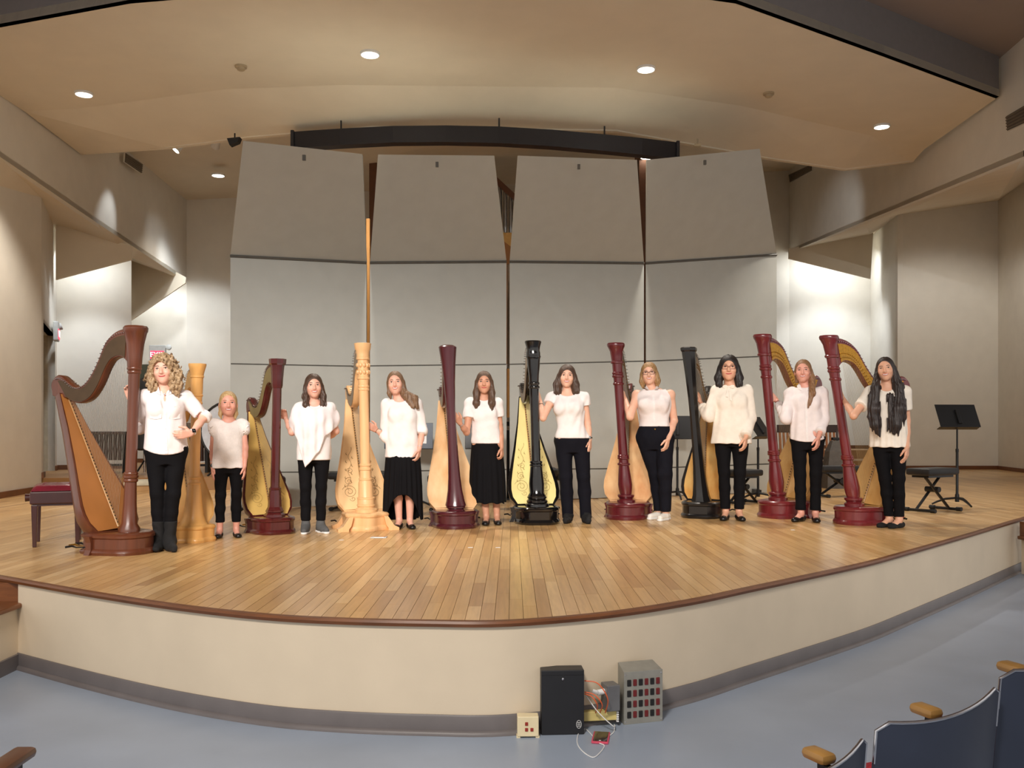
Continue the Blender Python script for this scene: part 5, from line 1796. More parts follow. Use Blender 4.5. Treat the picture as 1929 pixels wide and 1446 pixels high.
    if c.get('folds', 1):
        sh.warp(folds(sp['root'], 0.0035 * c.get('folds', 1), c.get('fw', 0.13)))
    for e, d in cuffs:                 # flat ends of the sleeves
        e_, d_ = np.array(e), np.array(d)
        R_ = 0.072 * g
        def f(x, y, z, e_=e_, d_=d_, R_=R_):
            ax_ = (x - e_[0]) * d_[0] + (y - e_[1]) * d_[1] + (z - e_[2]) * d_[2]
            r_ = np.sqrt((x - e_[0]) ** 2 + (y - e_[1]) ** 2 + (z - e_[2]) ** 2)
            return -np.maximum(-ax_ , r_ - R_)
        sh.sub((e_ - R_, e_ + R_, lambda x, y, z, f=f: -f(x, y, z)), 0.006)
    hw = c.get('hemwave', 0.0)
    curve = c.get('hemcurve', 0.0)
    def hemf(x, y, z):
        return (hem + hw * np.sin(x * 55 + y * 30) + curve * ((x - hipx) / 0.17) ** 2) - z
    sh.cut(hemf)
    nk = c.get('neck', ('scoop', 0.075, 0.06))
    nz = shz + 0.045 * g
    if nk[0] == 'scoop':
        sh.sub(ell((shx * 0.6 + hx * 0.4, -0.075 * g, nz), (nk[1] * g, 0.10 * g, nk[2] * g)), 0.006)
        sh.sub(ell((shx * 0.6 + hx * 0.4, 0.0, nz + 0.02), (nk[1] * 0.95 * g, 0.08 * g, 0.045 * g)), 0.006)
    elif nk[0] == 'v':
        sh.sub(cone((shx, -0.15 * g, nz - nk[2] * g), (shx * 0.6 + hx * 0.4, -0.10 * g, nz + 0.03), 0.022, nk[1] * g), 0.006)
        sh.sub(ell((shx * 0.6 + hx * 0.4, 0.0, nz + 0.03), (0.07 * g, 0.08 * g, 0.05 * g)), 0.006)
    elif nk[0] == 'high':
        sh.sub(ell((shx * 0.5 + hx * 0.5, -0.01, nz + 0.035 * g), (0.062 * g, 0.075 * g, 0.045 * g)), 0.006)
    sho = sh.build(c.get('name', 'blouse'), m_sh, t)
    # ---------------- trousers, leggings or skirt
    k_ = dict(sp['lower'])
    lo = Field(0.0075)
    waist = hem + 0.02 + 1.4 * c.get('hemcurve', 0.0)
    o2 = k_.get('off', 0.009)
    oo = lambda z: o2 * min(1.0, max(0.4, (hem - 0.01 - z) / 0.08))
    lrows = [(r[0] - (0.016 if r[0] < 0.46 * H else 0), r[1], r[2], r[3] + oo(r[0]), r[4] + oo(r[0])) for r in rows if r[0] < waist + 0.09 * g][:5]
    if k_['kind'] in ('trousers',):
        lo.add(prof(lrows), 0.02)
        hemz = k_['hem'] * g if k_['hem'] < 1 else L(sp['root'], k_['hem']).z
        for hip, km, an, d in legs:
            kr, hr_ = k_.get('knee', 0.056), k_.get('ank', 0.040)
            e = km.lerp(an, 1.0) + Vector((0, 0.004, -0.05 * g))
            lo.add(cone(hip, km, 0.081 * gb + o2, kr * gb + o2 * 0.6), 0.025)
            ca = km.lerp(an, 0.4) + Vector((0, 0.012, 0))
            lo.add(cone(km, ca, kr * gb + o2 * 0.6, max(0.052 * gb, (kr + hr_) / 2 * gb) + o2 * 0.5), 0.02)
            lo.add(cone(ca, e, max(0.052 * gb, (kr + hr_) / 2 * gb) + o2 * 0.5, hr_ * g + o2 * 0.5), 0.02)
        lo.warp(folds(sp['root'] + 5, 0.0022, 0.10, 0.9))
        lo.cut(lambda x, y, z: hemz - z)
        lo.cut(lambda x, y, z: z - waist)
    else:
        zz = L(sp['root'], k_['hem']).z
        rr0 = [r for r in rows if r[0] >= hipz - 0.01 and r[0] < waist + 0.09 * g]
        bx, by = k_['flare']
        top_ = [(r[0], r[1], r[2], r[3] + 0.010, r[4] + 0.010) for r in rr0]
        sk = [(zz - 0.02, cxz(0) + k_.get('dx', 0), 0.0, bx * g, by * g), ((zz + hipz) / 2, hipx + k_.get('dx', 0) * 0.6, 0.0, (bx * 0.55 + 0.185 * 0.45) * g, (by * 0.55 + 0.13 * 0.45) * g)] + top_
        lo.add(prof(sk, 2.1, (k_.get('pl', 0.05), k_.get('np', 17), hipz - 0.02)), 0.02)
        fr = k_.get('front')
        if fr:
            zf = L(sp['root'], fr).z
            def hl(x, y, z):
                tt = np.clip((y + 0.02) / 0.14, 0, 1)
                side = np.clip(np.abs(x - hipx) / (0.19 * g), 0, 1) ** 2.5
                return np.maximum(zz, zf - (zf - zz) * np.maximum(tt, side * 0.95)) - z
            # hollow skirt: the front is open below the knee
            def hol(x, y, z):
                return np.maximum(((x - hipx) / (bx * 0.86 * g)) ** 2 + ((y) / (by * 0.80 * g)) ** 2 - 1, z - zf + 0.02) * 0.1
            lo.sub((np.array([hipx - bx, -by, zz - 0.1]), np.array([hipx + bx, by, zf + 0.05]), hol), 0.004)
            lo.cut(hl)
        else:
            lo.cut(lambda x, y, z: zz + 0.008 * np.sin(x * 50) - z)
        lo.cut(lambda x, y, z: z - waist)
    lo.build(k_.get('name', 'trousers'), k_['mat'], t)
    # ---------------- shoes
    sk_ = sp['shoes']
    for hip, km, an, d in legs:
        f = Field(0.005)
        Bq = lambda z, a, s_=0.0: Vector((an.x, an.y, z * g)) + d * a * g + Vector((d.y, -d.x, 0)) * s_
        if sk_['kind'] == 'flat':
            f.add(cone(Bq(0.030, -0.040), Bq(0.028, 0.03), 0.034 * g, 0.036 * g), 0.02)
            f.add(cone(Bq(0.028, 0.03), Bq(0.022, 0.150), 0.037 * g, 0.025 * g), 0.02)
            f.add(ell(Bq(0.018, 0.12), (0.040 * g, 0.05 * g, 0.022 * g)), 0.02)
            f.sub(ell(Bq(0.075, 0.030), (0.034 * g, 0.078 * g, 0.048 * g), Matrix.Rotation(math.atan2(d.x, -d.y), 3, 'Z')), 0.006)
            f.cut(lambda x, y, z: z - 0.058 * g)
        elif sk_['kind'] == 'boot':
            f.add(cone(Bq(0.038, -0.035), Bq(0.034, 0.03), 0.040 * g, 0.040 * g), 0.02)
            f.add(cone(Bq(0.034, 0.03), Bq(0.028, 0.165), 0.042 * g, 0.028 * g), 0.02)
            top_ = an.lerp(km, sk_.get('h', 0.3))
            f.add(cone(Bq(0.04, -0.01), an, 0.045 * g, 0.047 * g), 0.03)
            f.add(cone(an, Bq(0.036, 0.10), 0.042 * g, 0.036 * g), 0.03)
            f.add(cone(an, top_, 0.046 * g, sk_.get('tr', 0.058) * g), 0.03)
            f.warp(folds(int(an.x * 1000) % 97 + 3, 0.003, 0.07, 2.0))
            tz = top_.z
            f.cut(lambda x, y, z: z - tz)
        else:    # sneaker
            f.add(cone(Bq(0.045, -0.035), Bq(0.042, 0.03), 0.040 * g, 0.041 * g), 0.02)
            f.add(cone(Bq(0.042, 0.03), Bq(0.036, 0.160), 0.042 * g, 0.030 * g), 0.02)
            if sk_.get('ankle'):
                f.add(cone(an, Bq(0.040, 0.10), 0.040 * g, 0.036 * g), 0.03)
                f.add(cone(an, an + Vector((0, 0, 0.055 * g)), 0.046 * g, 0.045 * g), 0.02)
                f.cut(lambda x, y, z: z - (an.z + 0.05 * g))
            else:
                f.sub(ell(Bq(0.095, 0.010), (0.032 * g, 0.060 * g, 0.050 * g), Matrix.Rotation(math.atan2(d.x, -d.y), 3, 'Z')), 0.006)
        f.cut(lambda x, y, z: 0.002 - z)
        so = f.build('shoe', sk_['mat'], t)
        if sk_['kind'] == 'sneaker':
            q = Field(0.005)
            q.add(cone(Bq(0.018, -0.038), Bq(0.018, 0.03), 0.043 * g, 0.044 * g), 0.02)
            q.add(cone(Bq(0.018, 0.03), Bq(0.018, 0.165), 0.045 * g, 0.034 * g), 0.02)
            q.cut(lambda x, y, z: 0.0 - z)
            q.cut(lambda x, y, z: z - 0.026 * g)
            q.build('sole', sk_['sole'], so)
        if sk_.get('strap'):
            pts = [Bq(0.045 + 0.035 * math.sin(math.pi * i / 8), 0.03, (i / 4 - 1) * 0.036 * g) for i in range(9)]
            MB().tube(pts, 0.005 * g, 6).build('strap', sk_['mat'], so, True)
    # ---------------- hair
    hr_ = sp['hair']
    hf = Field(0.006)
    hv = hr_.get('vol', 1.0)
    hf.add(ell(T(0, 0.020, 0.026), (0.0915 * hs * hv, 0.104 * hs * hv, 0.112 * hs * (0.5 + 0.5 * hv)), R), 0.02)
    hf.add(ell(T(0, 0.050, -0.05), (0.072 * hs * hv, 0.066 * hs, 0.075 * hs), R), 0.03)
    for pts in hr_.get('locks', []):
        for (p, r0), (q, r1) in zip(pts[:-1], pts[1:]):
            a = L(*p[:2], p[2] if len(p) > 2 else 0.0) if len(p) and p[0] > 5 else T(*p)
            e = L(*q[:2], q[2] if len(q) > 2 else 0.0) if len(q) and q[0] > 5 else T(*q)
            hf.add(cone(a, e, r0 * hs, r1 * hs), hr_.get('k', 0.02))
    if hr_.get('curl'):
        hf.warp(folds(11, hr_['curl'], 0.045, 1.0))
        hf.warp(folds(12, hr_['curl'] * 0.7, 0.028, 1.0))
    else:
        hx_, hy_ = hc.x, hc.y
        am = hr_.get('strand', 0.0022)
        hz_ = hc.z
        hf.warp(lambda x, y, z: (np.float32(am) * np.sin(np.arctan2(y - hy_ - 0.02, x - hx_) * 26 + np.sin(z * 22) * 1.2) + np.float32(am * 0.7) * np.sin(np.arctan2(y - hy_, x - hx_) * 43 + 1.0 + z * 9)) * np.clip((hz_ + 0.05 - z) / 0.08, 0.12, 1)
                + np.float32(am * 0.9) * np.sin(x * 235 + 1.5 * np.sin(z * 17)) * np.clip((hz_ - 0.05 - z) / 0.05, 0, 1))
        # parting
        hf.sub(cone(T(hr_.get('part', 0.01), -0.07, 0.125), T(hr_.get('part', 0.01), 0.05, 0.146), 0.006 * hs, 0.006 * hs), 0.012)
    fo = hr_.get('face', (0.060, 0.093, -0.028, 0.0))
    hf.sub(ell(T(fo[3], -0.108, fo[2]), (fo[0] * 1.33 * hs, 0.116 * hs, fo[1] * 1.24 * hs), R), 0.008)
    hf.sub(ell(T(fo[3] * 0.5, -0.09, fo[2] - 0.10), (fo[0] * 0.92 * hs, 0.08 * hs, 0.10 * hs), R), 0.012)
    hf.build('hair', hr_['mat'], t)
    # ---------------- extras
    ex = sp.get('extras', {})
    if 'watch' in ex:
        i, mat, fmat = ex['watch']
        S0, E, W, rr = arms[i]
        d = (W - E).normalized()
        c0 = W - d * 0.018 * g
        a = d.orthogonal().normalized(); b_ = d.cross(a)
        wt = MB().tube([c0 + (a * math.cos(2 * math.pi * k / 16) + b_ * math.sin(2 * math.pi * k / 16)) * 0.0265 * rr for k in range(16)], 0.0065, 6, closed=True).build('wristwatch', mat, t, True)
        n_ = Vector((0, -1, 0)); n_ = (n_ - d * n_.dot(d)).normalized()
        q = n_.to_track_quat('Y', 'Z').to_matrix()
        MB().box(c0 + n_ * 0.028 * rr, (0.030, 0.008, 0.034), rot=q, bevel=0.003).build('watch_face', fmat, wt)
    for i, mat, at_ in ex.get('bands', []):
        S0, E, W, rr = arms[i]
        d = (W - E).normalized()
        c0 = E.lerp(W, at_)
        a = d.orthogonal().normalized(); b_ = d.cross(a)
        rad = (0.0345 - 0.0105 * at_) * rr
        MB().tube([c0 + (a * math.cos(2 * math.pi * k / 16) + b_ * math.sin(2 * math.pi * k / 16)) * rad for k in range(16)], 0.0035, 6, closed=True).build('bracelet', mat, t, True)
    if 'glasses' in ex:
        mat = ex['glasses']
        gl = None
        for sx in (-1, 1):
            y = face_y(0.034 * sx, 0.008) - 0.012
            pts = [T(sx * (0.035 + 0.0250 * max(-1, min(1, 1.25 * math.cos(2 * math.pi * k / 20)))), y + 0.010 * max(0, math.cos(2 * math.pi * k / 20)), 0.008 + 0.016 * max(-1, min(1, 1.25 * math.sin(2 * math.pi * k / 20)))) for k in range(20)]
            o = MB().tube(pts, 0.0022, 6, closed=True).build('spectacle_rim', mat, t, True)
            MB().tube([T(sx * 0.060, y + 0.012, 0.012), T(sx * 0.089, -0.01, 0.008)], 0.0018, 6).build('spectacle_arm', mat, t, True)
        y = face_y(0, 0.012) - 0.006
        MB().tube([T(-0.010, y, 0.012), T(0, y - 0.002, 0.014), T(0.010, y, 0.012)], 0.002, 6).build('spectacle_bridge', mat, t, True)
    return dict(t=t, L=L, T=T, H=H, g=g, hc=hc, shx=shx, shz=shz, hipx=hipx, hem=hem, arms=arms, gb=gb, rows=rows, shirt=sho, hs=hs, off=off, legs=legs, hx=hx)

# fabrics and hair colours
def cloth(name, rgb, rough=0.85, bump=0.15, bs=220, var=0.04): return M(name, rgb, rough, var=var, scale=18, bump=bump, bscale=bs, spec=0.15)
f_white = cloth('white_cotton', (238, 232, 230))
f_blouse = cloth('white_voile', (236, 226, 224))
f_cream = cloth('cream_chiffon', (240, 230, 216))
f_lace = cloth('white_lace', (238, 230, 226), bump=0.5, bs=90, var=0.06)
f_black = cloth('black_knit', (15, 14, 17), 0.85)
f_navy = cloth('black_denim', (19, 19, 27), 0.85)
f_leather = M('black_leather', (16, 15, 16), 0.35, var=0.2)
f_suede = M('black_suede', (18, 17, 18), 0.9, var=0.2)
f_wsho = cloth('white_canvas', (232, 226, 216))
f_grey = cloth('grey_knit_shoe', (92, 92, 92))
def hairm(name, a, b): return M('hair_' + name, a, 0.45, rgb2=b, scale=22, stretch=(6, 6, 0.5), bump=0.3, bscale=60)
h_curl = M('hair_curly_blonde', (116, 88, 60), 0.5, rgb2=(196, 166, 128), scale=45, bump=0.4, bscale=90)
h_blond = hairm('blonde', (150, 116, 72), (206, 176, 128))
h_brown = hairm('dark_brown', (52, 36, 28), (88, 64, 48))
h_lbrown = hairm('light_brown', (92, 66, 46), (140, 108, 80))
h_mbrown = hairm('brown', (66, 46, 34), (104, 76, 56))
h_bob = hairm('dark_blonde', (116, 84, 54), (184, 146, 98))
h_black = hairm('black', (18, 14, 14), (40, 32, 30))
h_black2 = hairm('soft_black', (24, 18, 18), (58, 46, 42))
h_auburn = hairm('auburn', (112, 78, 54), (158, 120, 84))
b_light = M('brow_light', (130, 100, 70), 0.7)
b_mid = M('brow_brown', (74, 54, 42), 0.7)
m_watchb = M('watch_black', (18, 18, 20), 0.25)
m_silver = M('silver_band', (196, 196, 200), 0.3, metal=0.7)
PALE = ('fair', (226, 172, 150)); PINK = ('rosy', (222, 160, 140)); TAN = ('olive', (206, 150, 122)); LIGHT = ('light', (230, 180, 154)); WARM_S = ('warm', (222, 168, 138))

def colpt(i, px, py):
    """depth offset helper: harp i column depth"""
    return HARPS[i][1][1]
def dcol(i, foot, dY=0.0): return HARPS[i][1][1] - (stageY(foot) + 0.13 + dY)

PE = {}
d1_ = dcol(1, 1040)
PE[1] = make_person('woman with curly shoulder-length hair, hand on hip, beside the large brown harp', dict(
    root=309, foot=1040, top=664, hip=313, sh=311, head=308, yaw=-12, roll=-6, skin=PALE, smile=0.008, teeth=False, brow=b_mid, hairtop=0.035, bust=1.1,
    arms=[dict(el=(262, 806, 0.10), wr=(246, 752, d1_ + 0.10), dir=(-0.15, -0.25, 0.9), th=(1, 0, 0.1), curl=30, n=-1),
          dict(el=(384, 786, 0.08), wr=(361, 816, -0.06), dir=(-0.95, -0.3, -0.12), th=(0, -0.2, 1), curl=22, n=1)],
    feet=[(300, 0.02, -8, (0.0, 0.0)), (319, -0.02, 12, (0.0, 0.0))],
    shirt=dict(hem=856, mat=f_blouse, sleeve=[1.25, 1.02], sw=1.12, neck=('v', 0.072, 0.17), hemr=(0.185, 0.13), hemcurve=0.045, folds=1.2),
    lower=dict(kind='trousers', mat=f_black, hem=0.10, knee=0.054, ank=0.036), shoes=dict(kind='boot', mat=f_suede, h=0.42, tr=0.054),
    hair=dict(mat=h_curl, vol=1.22, curl=0.010, face=(0.054, 0.085, -0.030, -0.012), k=0.03,
              locks=[[((0.075, 0.0, 0.02), 0.045), ((0.100, -0.01, -0.06), 0.052), ((0.098, -0.03, -0.14), 0.046), ((0.085, -0.045, -0.20), 0.028)],
                     [((-0.075, 0.0, 0.02), 0.045), ((-0.098, 0.0, -0.06), 0.050), ((-0.092, -0.02, -0.13), 0.044), ((-0.075, -0.035, -0.185), 0.028)],
                     [((0.0, 0.06, 0.0), 0.07), ((0.0, 0.07, -0.14), 0.07)]]),
    extras=dict(watch=(1, m_white, m_watchb))))
PE[2] = make_person('little blonde girl in a white flutter-sleeve top, arms at her sides', dict(
    root=430, foot=1014, top=737, hip=431, sh=431, head=430, yaw=2, skin=PINK, smile=0.008, brow=b_light, bust=0, build=0.98, hs=0.93, hairtop=0.010,
    arms=[dict(el=(401, 843, 0.02), wr=(400, 880, -0.02), dir=(0.05, -0.1, -1), th=(0.2, -1, 0), curl=14, n=-1), dict(el=(462, 843, 0.02), wr=(461, 878, -0.02), dir=(-0.03, -0.1, -1), th=(-0.2, -1, 0), curl=14, n=1)],
    feet=[(414, 0, -10, (0, 0)), (445, 0, 10, (0, 0))],
    shirt=dict(hem=881, mat=f_lace, sleeve=0.22, sw=1.35, neck=('scoop', 0.07, 0.045), hemr=(0.185, 0.135), folds=0.8, hemwave=0.003, name='lace_top'),
    lower=dict(kind='trousers', mat=f_black, hem=983, knee=0.052, ank=0.042, name='leggings'), shoes=dict(kind='flat', mat=f_leather, strap=True),
    hair=dict(mat=h_blond, vol=0.97, face=(0.064, 0.098, -0.026, 0.0), locks=[[((0.07, 0.02, -0.02), 0.024), ((0.070, 0.015, -0.10), 0.020), ((0.066, 0.01, -0.145), 0.010)], [((-0.07, 0.02, -0.02), 0.024), ((-0.072, 0.015, -0.10), 0.018), ((-0.068, 0.01, -0.14), 0.010)]]),
    extras=dict(watch=(0, m_watchb, m_watchb), bands=[(0, m_silver, 0.72)])))
d3_ = dcol(3, 1006)
PE[3] = make_person('girl in a draped white poncho top and grey sneakers beside the small dark red harp', dict(
    root=590, foot=1006, top=704, hip=591, sh=593, head=591, yaw=4, roll=-2, skin=PALE, smile=0.010, brow=b_mid, bust=0.5, hs=0.95,
    arms=[dict(el=(550, 814, -0.05), wr=(538, 787, d3_ + 0.16), dir=(-0.28, -0.6, 0.75), th=(-0.5, 0, -0.3), curl=26, n=1), dict(el=(633, 812, 0.08), wr=(618, 826, 0.22), dir=(-0.9, 0.2, -0.2), th=(0, 0, 1), curl=25)],
    feet=[(576, 0, -6, (0, 0)), (604, 0, 22, (0, 0))],
    shirt=dict(hem=866, mat=f_white, sleeve=0.30, neck=('scoop', 0.075, 0.055), hemr=(0.185, 0.13), folds=0.8, name='white_top'),
    lower=dict(kind='trousers', mat=f_black, hem=980, knee=0.054, ank=0.042, name='leggings'), shoes=dict(kind='sneaker', mat=f_grey, sole=m_white, ankle=True),
    hair=dict(mat=h_brown, vol=1.0, strand=0.003, face=(0.058, 0.090, -0.030, 0.004), k=0.025, locks=[[((0.074, 0.0, 0.0), 0.028), ((0.086, -0.02, -0.10), 0.030), ((0.084, -0.05, -0.19), 0.028), ((0.080, -0.06, -0.24), 0.012)],
              [((-0.074, 0.0, 0.0), 0.028), ((-0.088, -0.02, -0.10), 0.030), ((-0.088, -0.05, -0.19), 0.028), ((-0.082, -0.06, -0.25), 0.012)]])))
d4_ = dcol(4, 997)
PE[4] = make_person('girl in a white top and black high-low skirt beside the carved pale harp', dict(
    root=762, foot=997, top=699, hip=759, sh=757, head=745, yaw=-4, roll=-4, skin=PALE, smile=0.009, brow=b_mid, bust=0.8,
    arms=[dict(el=(727, 822, -0.02), wr=(709, 810, d4_ + 0.14), dir=(-0.5, -0.6, 0.35), th=(0.1, -0.2, 1), curl=28, n=1), dict(el=(795, 812, 0.03), wr=(790, 846, -0.06), dir=(-0.2, -0.1, -1), th=(-0.4, -1, 0), curl=30, n=1)],
    feet=[(752, 0, -14, (0, 0)), (772, 0, 12, (0, 0))],
    shirt=dict(hem=861, mat=f_white, sleeve=[1.35, 1.15], sw=1.15, neck=('scoop', 0.072, 0.045), hemr=(0.188, 0.135), folds=1.1, name='white_top'),
    lower=dict(kind='skirt', mat=f_black, hem=981, front=930, flare=(0.215, 0.19), pl=0.045, np=19, dx=0.0, name='skirt'), shoes=dict(kind='flat', mat=f_leather),
    hair=dict(mat=h_lbrown, vol=0.97, face=(0.058, 0.094, -0.026, -0.006), locks=[[((0.070, 0.01, 0.01), 0.032), ((0.082, -0.01, -0.10), 0.034), ((781, 750, -0.06), 0.036), ((786, 768, -0.08), 0.018)], [((0.05, 0.0, -0.08), 0.03), ((764, 745, -0.06), 0.036), ((778, 766, -0.08), 0.020)],
              [((-0.068, 0.01, 0.01), 0.024), ((-0.068, 0.0, -0.10), 0.024), ((-0.062, 0.0, -0.15), 0.012)]]),
    extras=dict(bands=[(1, m_silver, 0.85), (0, b_light, 0.9)])))
d5_ = dcol(5, 989)
PE[5] = make_person('girl with long brown hair in white tee and long black skirt', dict(
    root=920, foot=989, top=699, hip=917, sh=911, head=912, yaw=0, skin=TAN, smile=0.008, teeth=False, brow=m_lash, bust=0.6, build=0.95,
    arms=[dict(el=(879, 814, -0.12), wr=(867, 797, d5_ + 0.10), dir=(-0.35, -0.5, 0.55), th=(0, -0.4, 1), curl=28, n=1), dict(el=(942, 808, 0.02), wr=(945, 843, -0.08), dir=(0.05, -0.15, -1), th=(-0.4, -1, 0), curl=45, n=1)],
    feet=[(916, -0.04, -4, (0, 0)), (936, 0.0, 6, (0, 0))],
    shirt=dict(hem=835, mat=cloth('white_stripe_knit', (238, 230, 228), bump=0.3, bs=60), sleeve=0.52, sw=1.15, neck=('scoop', 0.072, 0.04), hemr=(0.168, 0.12), folds=0.9, name='tee_shirt'),
    lower=dict(kind='skirt', mat=f_black, hem=946, flare=(0.205, 0.17), pl=0.03, np=15, dx=0.01, name='skirt'), shoes=dict(kind='flat', mat=f_leather, strap=True),
    hair=dict(mat=h_mbrown, vol=0.98, face=(0.052, 0.092, -0.030, 0.0), k=0.025, locks=[[((0.072, 0.0, 0.01), 0.030), ((0.080, -0.03, -0.10), 0.036), ((0.082, -0.07, -0.22), 0.036), ((0.082, -0.085, -0.31), 0.018)], [((-0.072, 0.0, 0.01), 0.030), ((-0.080, -0.03, -0.10), 0.034), ((-0.084, -0.07, -0.22), 0.034), ((-0.080, -0.08, -0.29), 0.018)]]),
    extras=dict(bands=[(0, m_silver, 0.88)])))
d6_ = dcol(6, 986)
PE[6] = make_person('woman with wavy dark bob in a white cap-sleeve tee beside the glossy black harp', dict(
    root=1086, foot=986, top=687, hip=1078, sh=1070, head=1068, yaw=0, roll=2, skin=LIGHT, smile=0.010, brow=b_mid, bust=1.1, build=1.08,
    arms=[dict(el=(1023, 787, -0.10), wr=(1018, 756, d6_ + 0.10), dir=(-0.25, -0.1, 0.95), th=(-0.3, -1, 0), curl=18, n=-1), dict(el=(1107, 797, 0.03), wr=(1111, 828, -0.02), dir=(0.0, -0.12, -1), th=(-0.4, -1, 0), curl=25, n=1)],
    feet=[(1070, 0, -8, (0, 0)), (1104, 0, 8, (0, 0))],
    shirt=dict(hem=825, mat=f_white, sleeve=0.30, sw=1.2, neck=('scoop', 0.095, 0.055), fitted=True, off=0.012, folds=1.2, fw=0.10, name='tee_shirt'),
    lower=dict(kind='trousers', mat=f_navy, hem=0.045, knee=0.060, ank=0.056), shoes=dict(kind='boot', mat=f_suede, h=0.12, tr=0.05),
    hair=dict(mat=h_brown, vol=1.04, strand=0.0035, face=(0.057, 0.088, -0.032, 0.004), k=0.03, locks=[[((0.074, 0.0, 0.0), 0.036), ((0.094, -0.01, -0.09), 0.042), ((0.100, -0.02, -0.155), 0.036), ((0.085, -0.03, -0.185), 0.020)], [((-0.074, 0.0, 0.0), 0.036), ((-0.096, -0.01, -0.09), 0.044), ((-0.094, -0.02, -0.165), 0.036), ((-0.078, -0.03, -0.20), 0.020)]]),
    extras=dict(watch=(1, m_watchb, m_watchb), bands=[(0, m_watchb, 0.8)])))
d7_ = dcol(7, 980)
PE[7] = make_person('woman in glasses and a sleeveless white blouse with crossed legs and white shoes', dict(
    root=1240, foot=980, top=682, hip=1234, sh=1231, head=1223, yaw=-2, roll=-3, skin=LIGHT, smile=0.009, brow=b_mid, bust=1.2, build=1.13, hipw=0.99, armr=1.1,
    arms=[dict(el=(1187, 785, -0.05), wr=(1178, 752, d7_ + 0.10), dir=(-0.3, -0.1, 0.9), th=(-0.3, -1, 0), curl=20, n=-1), dict(el=(1270, 792, 0.05), wr=(1259, 826, -0.14), dir=(-0.25, -0.2, -1), th=(-0.5, -1, 0), curl=24, n=1)],
    feet=[(1243, 0.05, -40, (0.03, 0.03)), (1254, -0.07, -22, (0.0, -0.04))],
    shirt=dict(hem=803, mat=f_blouse, sleeve=0, neck=('v', 0.045, 0.06), fitted=True, off=0.016, folds=1.3, fw=0.11, name='sleeveless_blouse'),
    lower=dict(kind='trousers', mat=f_navy, hem=962, knee=0.062, ank=0.050, off=0.012), shoes=dict(kind='sneaker', mat=f_wsho, sole=m_white),
    hair=dict(mat=h_bob, vol=1.0, face=(0.056, 0.090, -0.030, -0.004), locks=[[((0.072, 0.0, 0.0), 0.032), ((0.086, 0.0, -0.08), 0.032), ((0.082, -0.005, -0.135), 0.018)], [((-0.072, 0.0, 0.0), 0.030), ((-0.080, 0.0, -0.08), 0.030), ((-0.074, -0.005, -0.14), 0.018)]]),
    extras=dict(glasses=M('glasses_dark_red', (70, 24, 28), 0.3))))
d8_ = dcol(8, 981)
PE[8] = make_person('woman in glasses and a cream bow blouse beside the plain black harp', dict(
    root=1380, foot=981, top=669, hip=1378, sh=1377, head=1373, yaw=0, skin=WARM_S, smile=0.005, teeth=False, brow=m_lash, bust=0.9, build=1.03, hs=1.15, shw=0.146,
    arms=[dict(el=(1334, 784, -0.02), wr=(1320, 758, d8_ + 0.12), dir=(-0.25, -0.2, 0.9), th=(-0.3, -1, 0), curl=18, n=-1), dict(el=(1412, 788, -0.03), wr=(1405, 824, -0.19), dir=(-0.12, -0.15, -1), th=(-0.4, -1, 0), curl=28, n=1)],
    feet=[(1367, 0, -10, (0, 0)), (1392, 0, 14, (0, 0))],
    shirt=dict(hem=835, mat=f_cream, sleeve=[1.62, 1.88], sw=1.15, cuff=0.036, neck=('high', 0, 0), hemr=(0.205, 0.145), folds=1.8, hemcurve=0.0, hemwave=0.003),
    lower=dict(kind='trousers', mat=f_black, hem=958, knee=0.054, ank=0.044), shoes=dict(kind='flat', mat=f_leather),
    hair=dict(mat=h_black, vol=1.04, face=(0.054, 0.090, -0.032, 0.0), k=0.03, locks=[[((0.074, 0.0, 0.0), 0.036), ((0.094, -0.005, -0.09), 0.038), ((0.094, -0.02, -0.150), 0.032), ((0.08, -0.03, -0.175), 0.018)], [((-0.074, 0.0, 0.0), 0.036), ((-0.094, -0.005, -0.09), 0.038), ((-0.092, -0.02, -0.150), 0.030), ((-0.078, -0.03, -0.175), 0.018)]]),
    extras=dict(glasses=M('glasses_brown', (96, 40, 38), 0.3))))
d9_ = dcol(9, 979, -0.26)
PE[9] = make_person('woman with long light brown hair over one shoulder in a white button blouse', dict(
    root=1520, foot=979, dY=-0.26, top=677, hip=1521, sh=1518, head=1513, yaw=-4, roll=-2, skin=PINK, smile=0.011, brow=b_mid, bust=0.8, build=0.98,
    arms=[dict(el=(1481, 789, -0.06), wr=(1463, 754, d9_ + 0.06), dir=(-0.8, -0.1, 0.75), th=(-0.7, -0.3, -0.4), curl=14, n=1), dict(el=(1553, 788, -0.04), wr=(1542, 823, -0.20), dir=(-0.12, -0.15, -1), th=(-0.4, -1, 0), curl=28, n=1)],
    feet=[(1509, -0.02, -28, (0, 0)), (1536, 0, 6, (0, 0))],
    shirt=dict(hem=832, mat=f_blouse, sleeve=[1.72, 1.72], sw=1.08, neck=('v', 0.062, 0.13), hemr=(0.185, 0.13), folds=1.3, hemcurve=0.03),
    lower=dict(kind='trousers', mat=f_black, hem=960, knee=0.056, ank=0.050), shoes=dict(kind='flat', mat=f_leather),
    hair=dict(mat=h_auburn, vol=0.97, face=(0.060, 0.096, -0.026, -0.004), locks=[[((0.072, 0.02, 0.0), 0.026), ((1530, 712, -0.03), 0.032), ((1530, 740, -0.12), 0.034), ((1523, 766, -0.15), 0.012)], [((-0.072, 0.02, 0.0), 0.022), ((-0.070, 0.03, -0.10), 0.020)]]),
    extras=dict(bands=[(0, M('cord_red', (120, 50, 40), 0.7), 0.86)])))
d10_ = dcol(10, 991, -0.22)
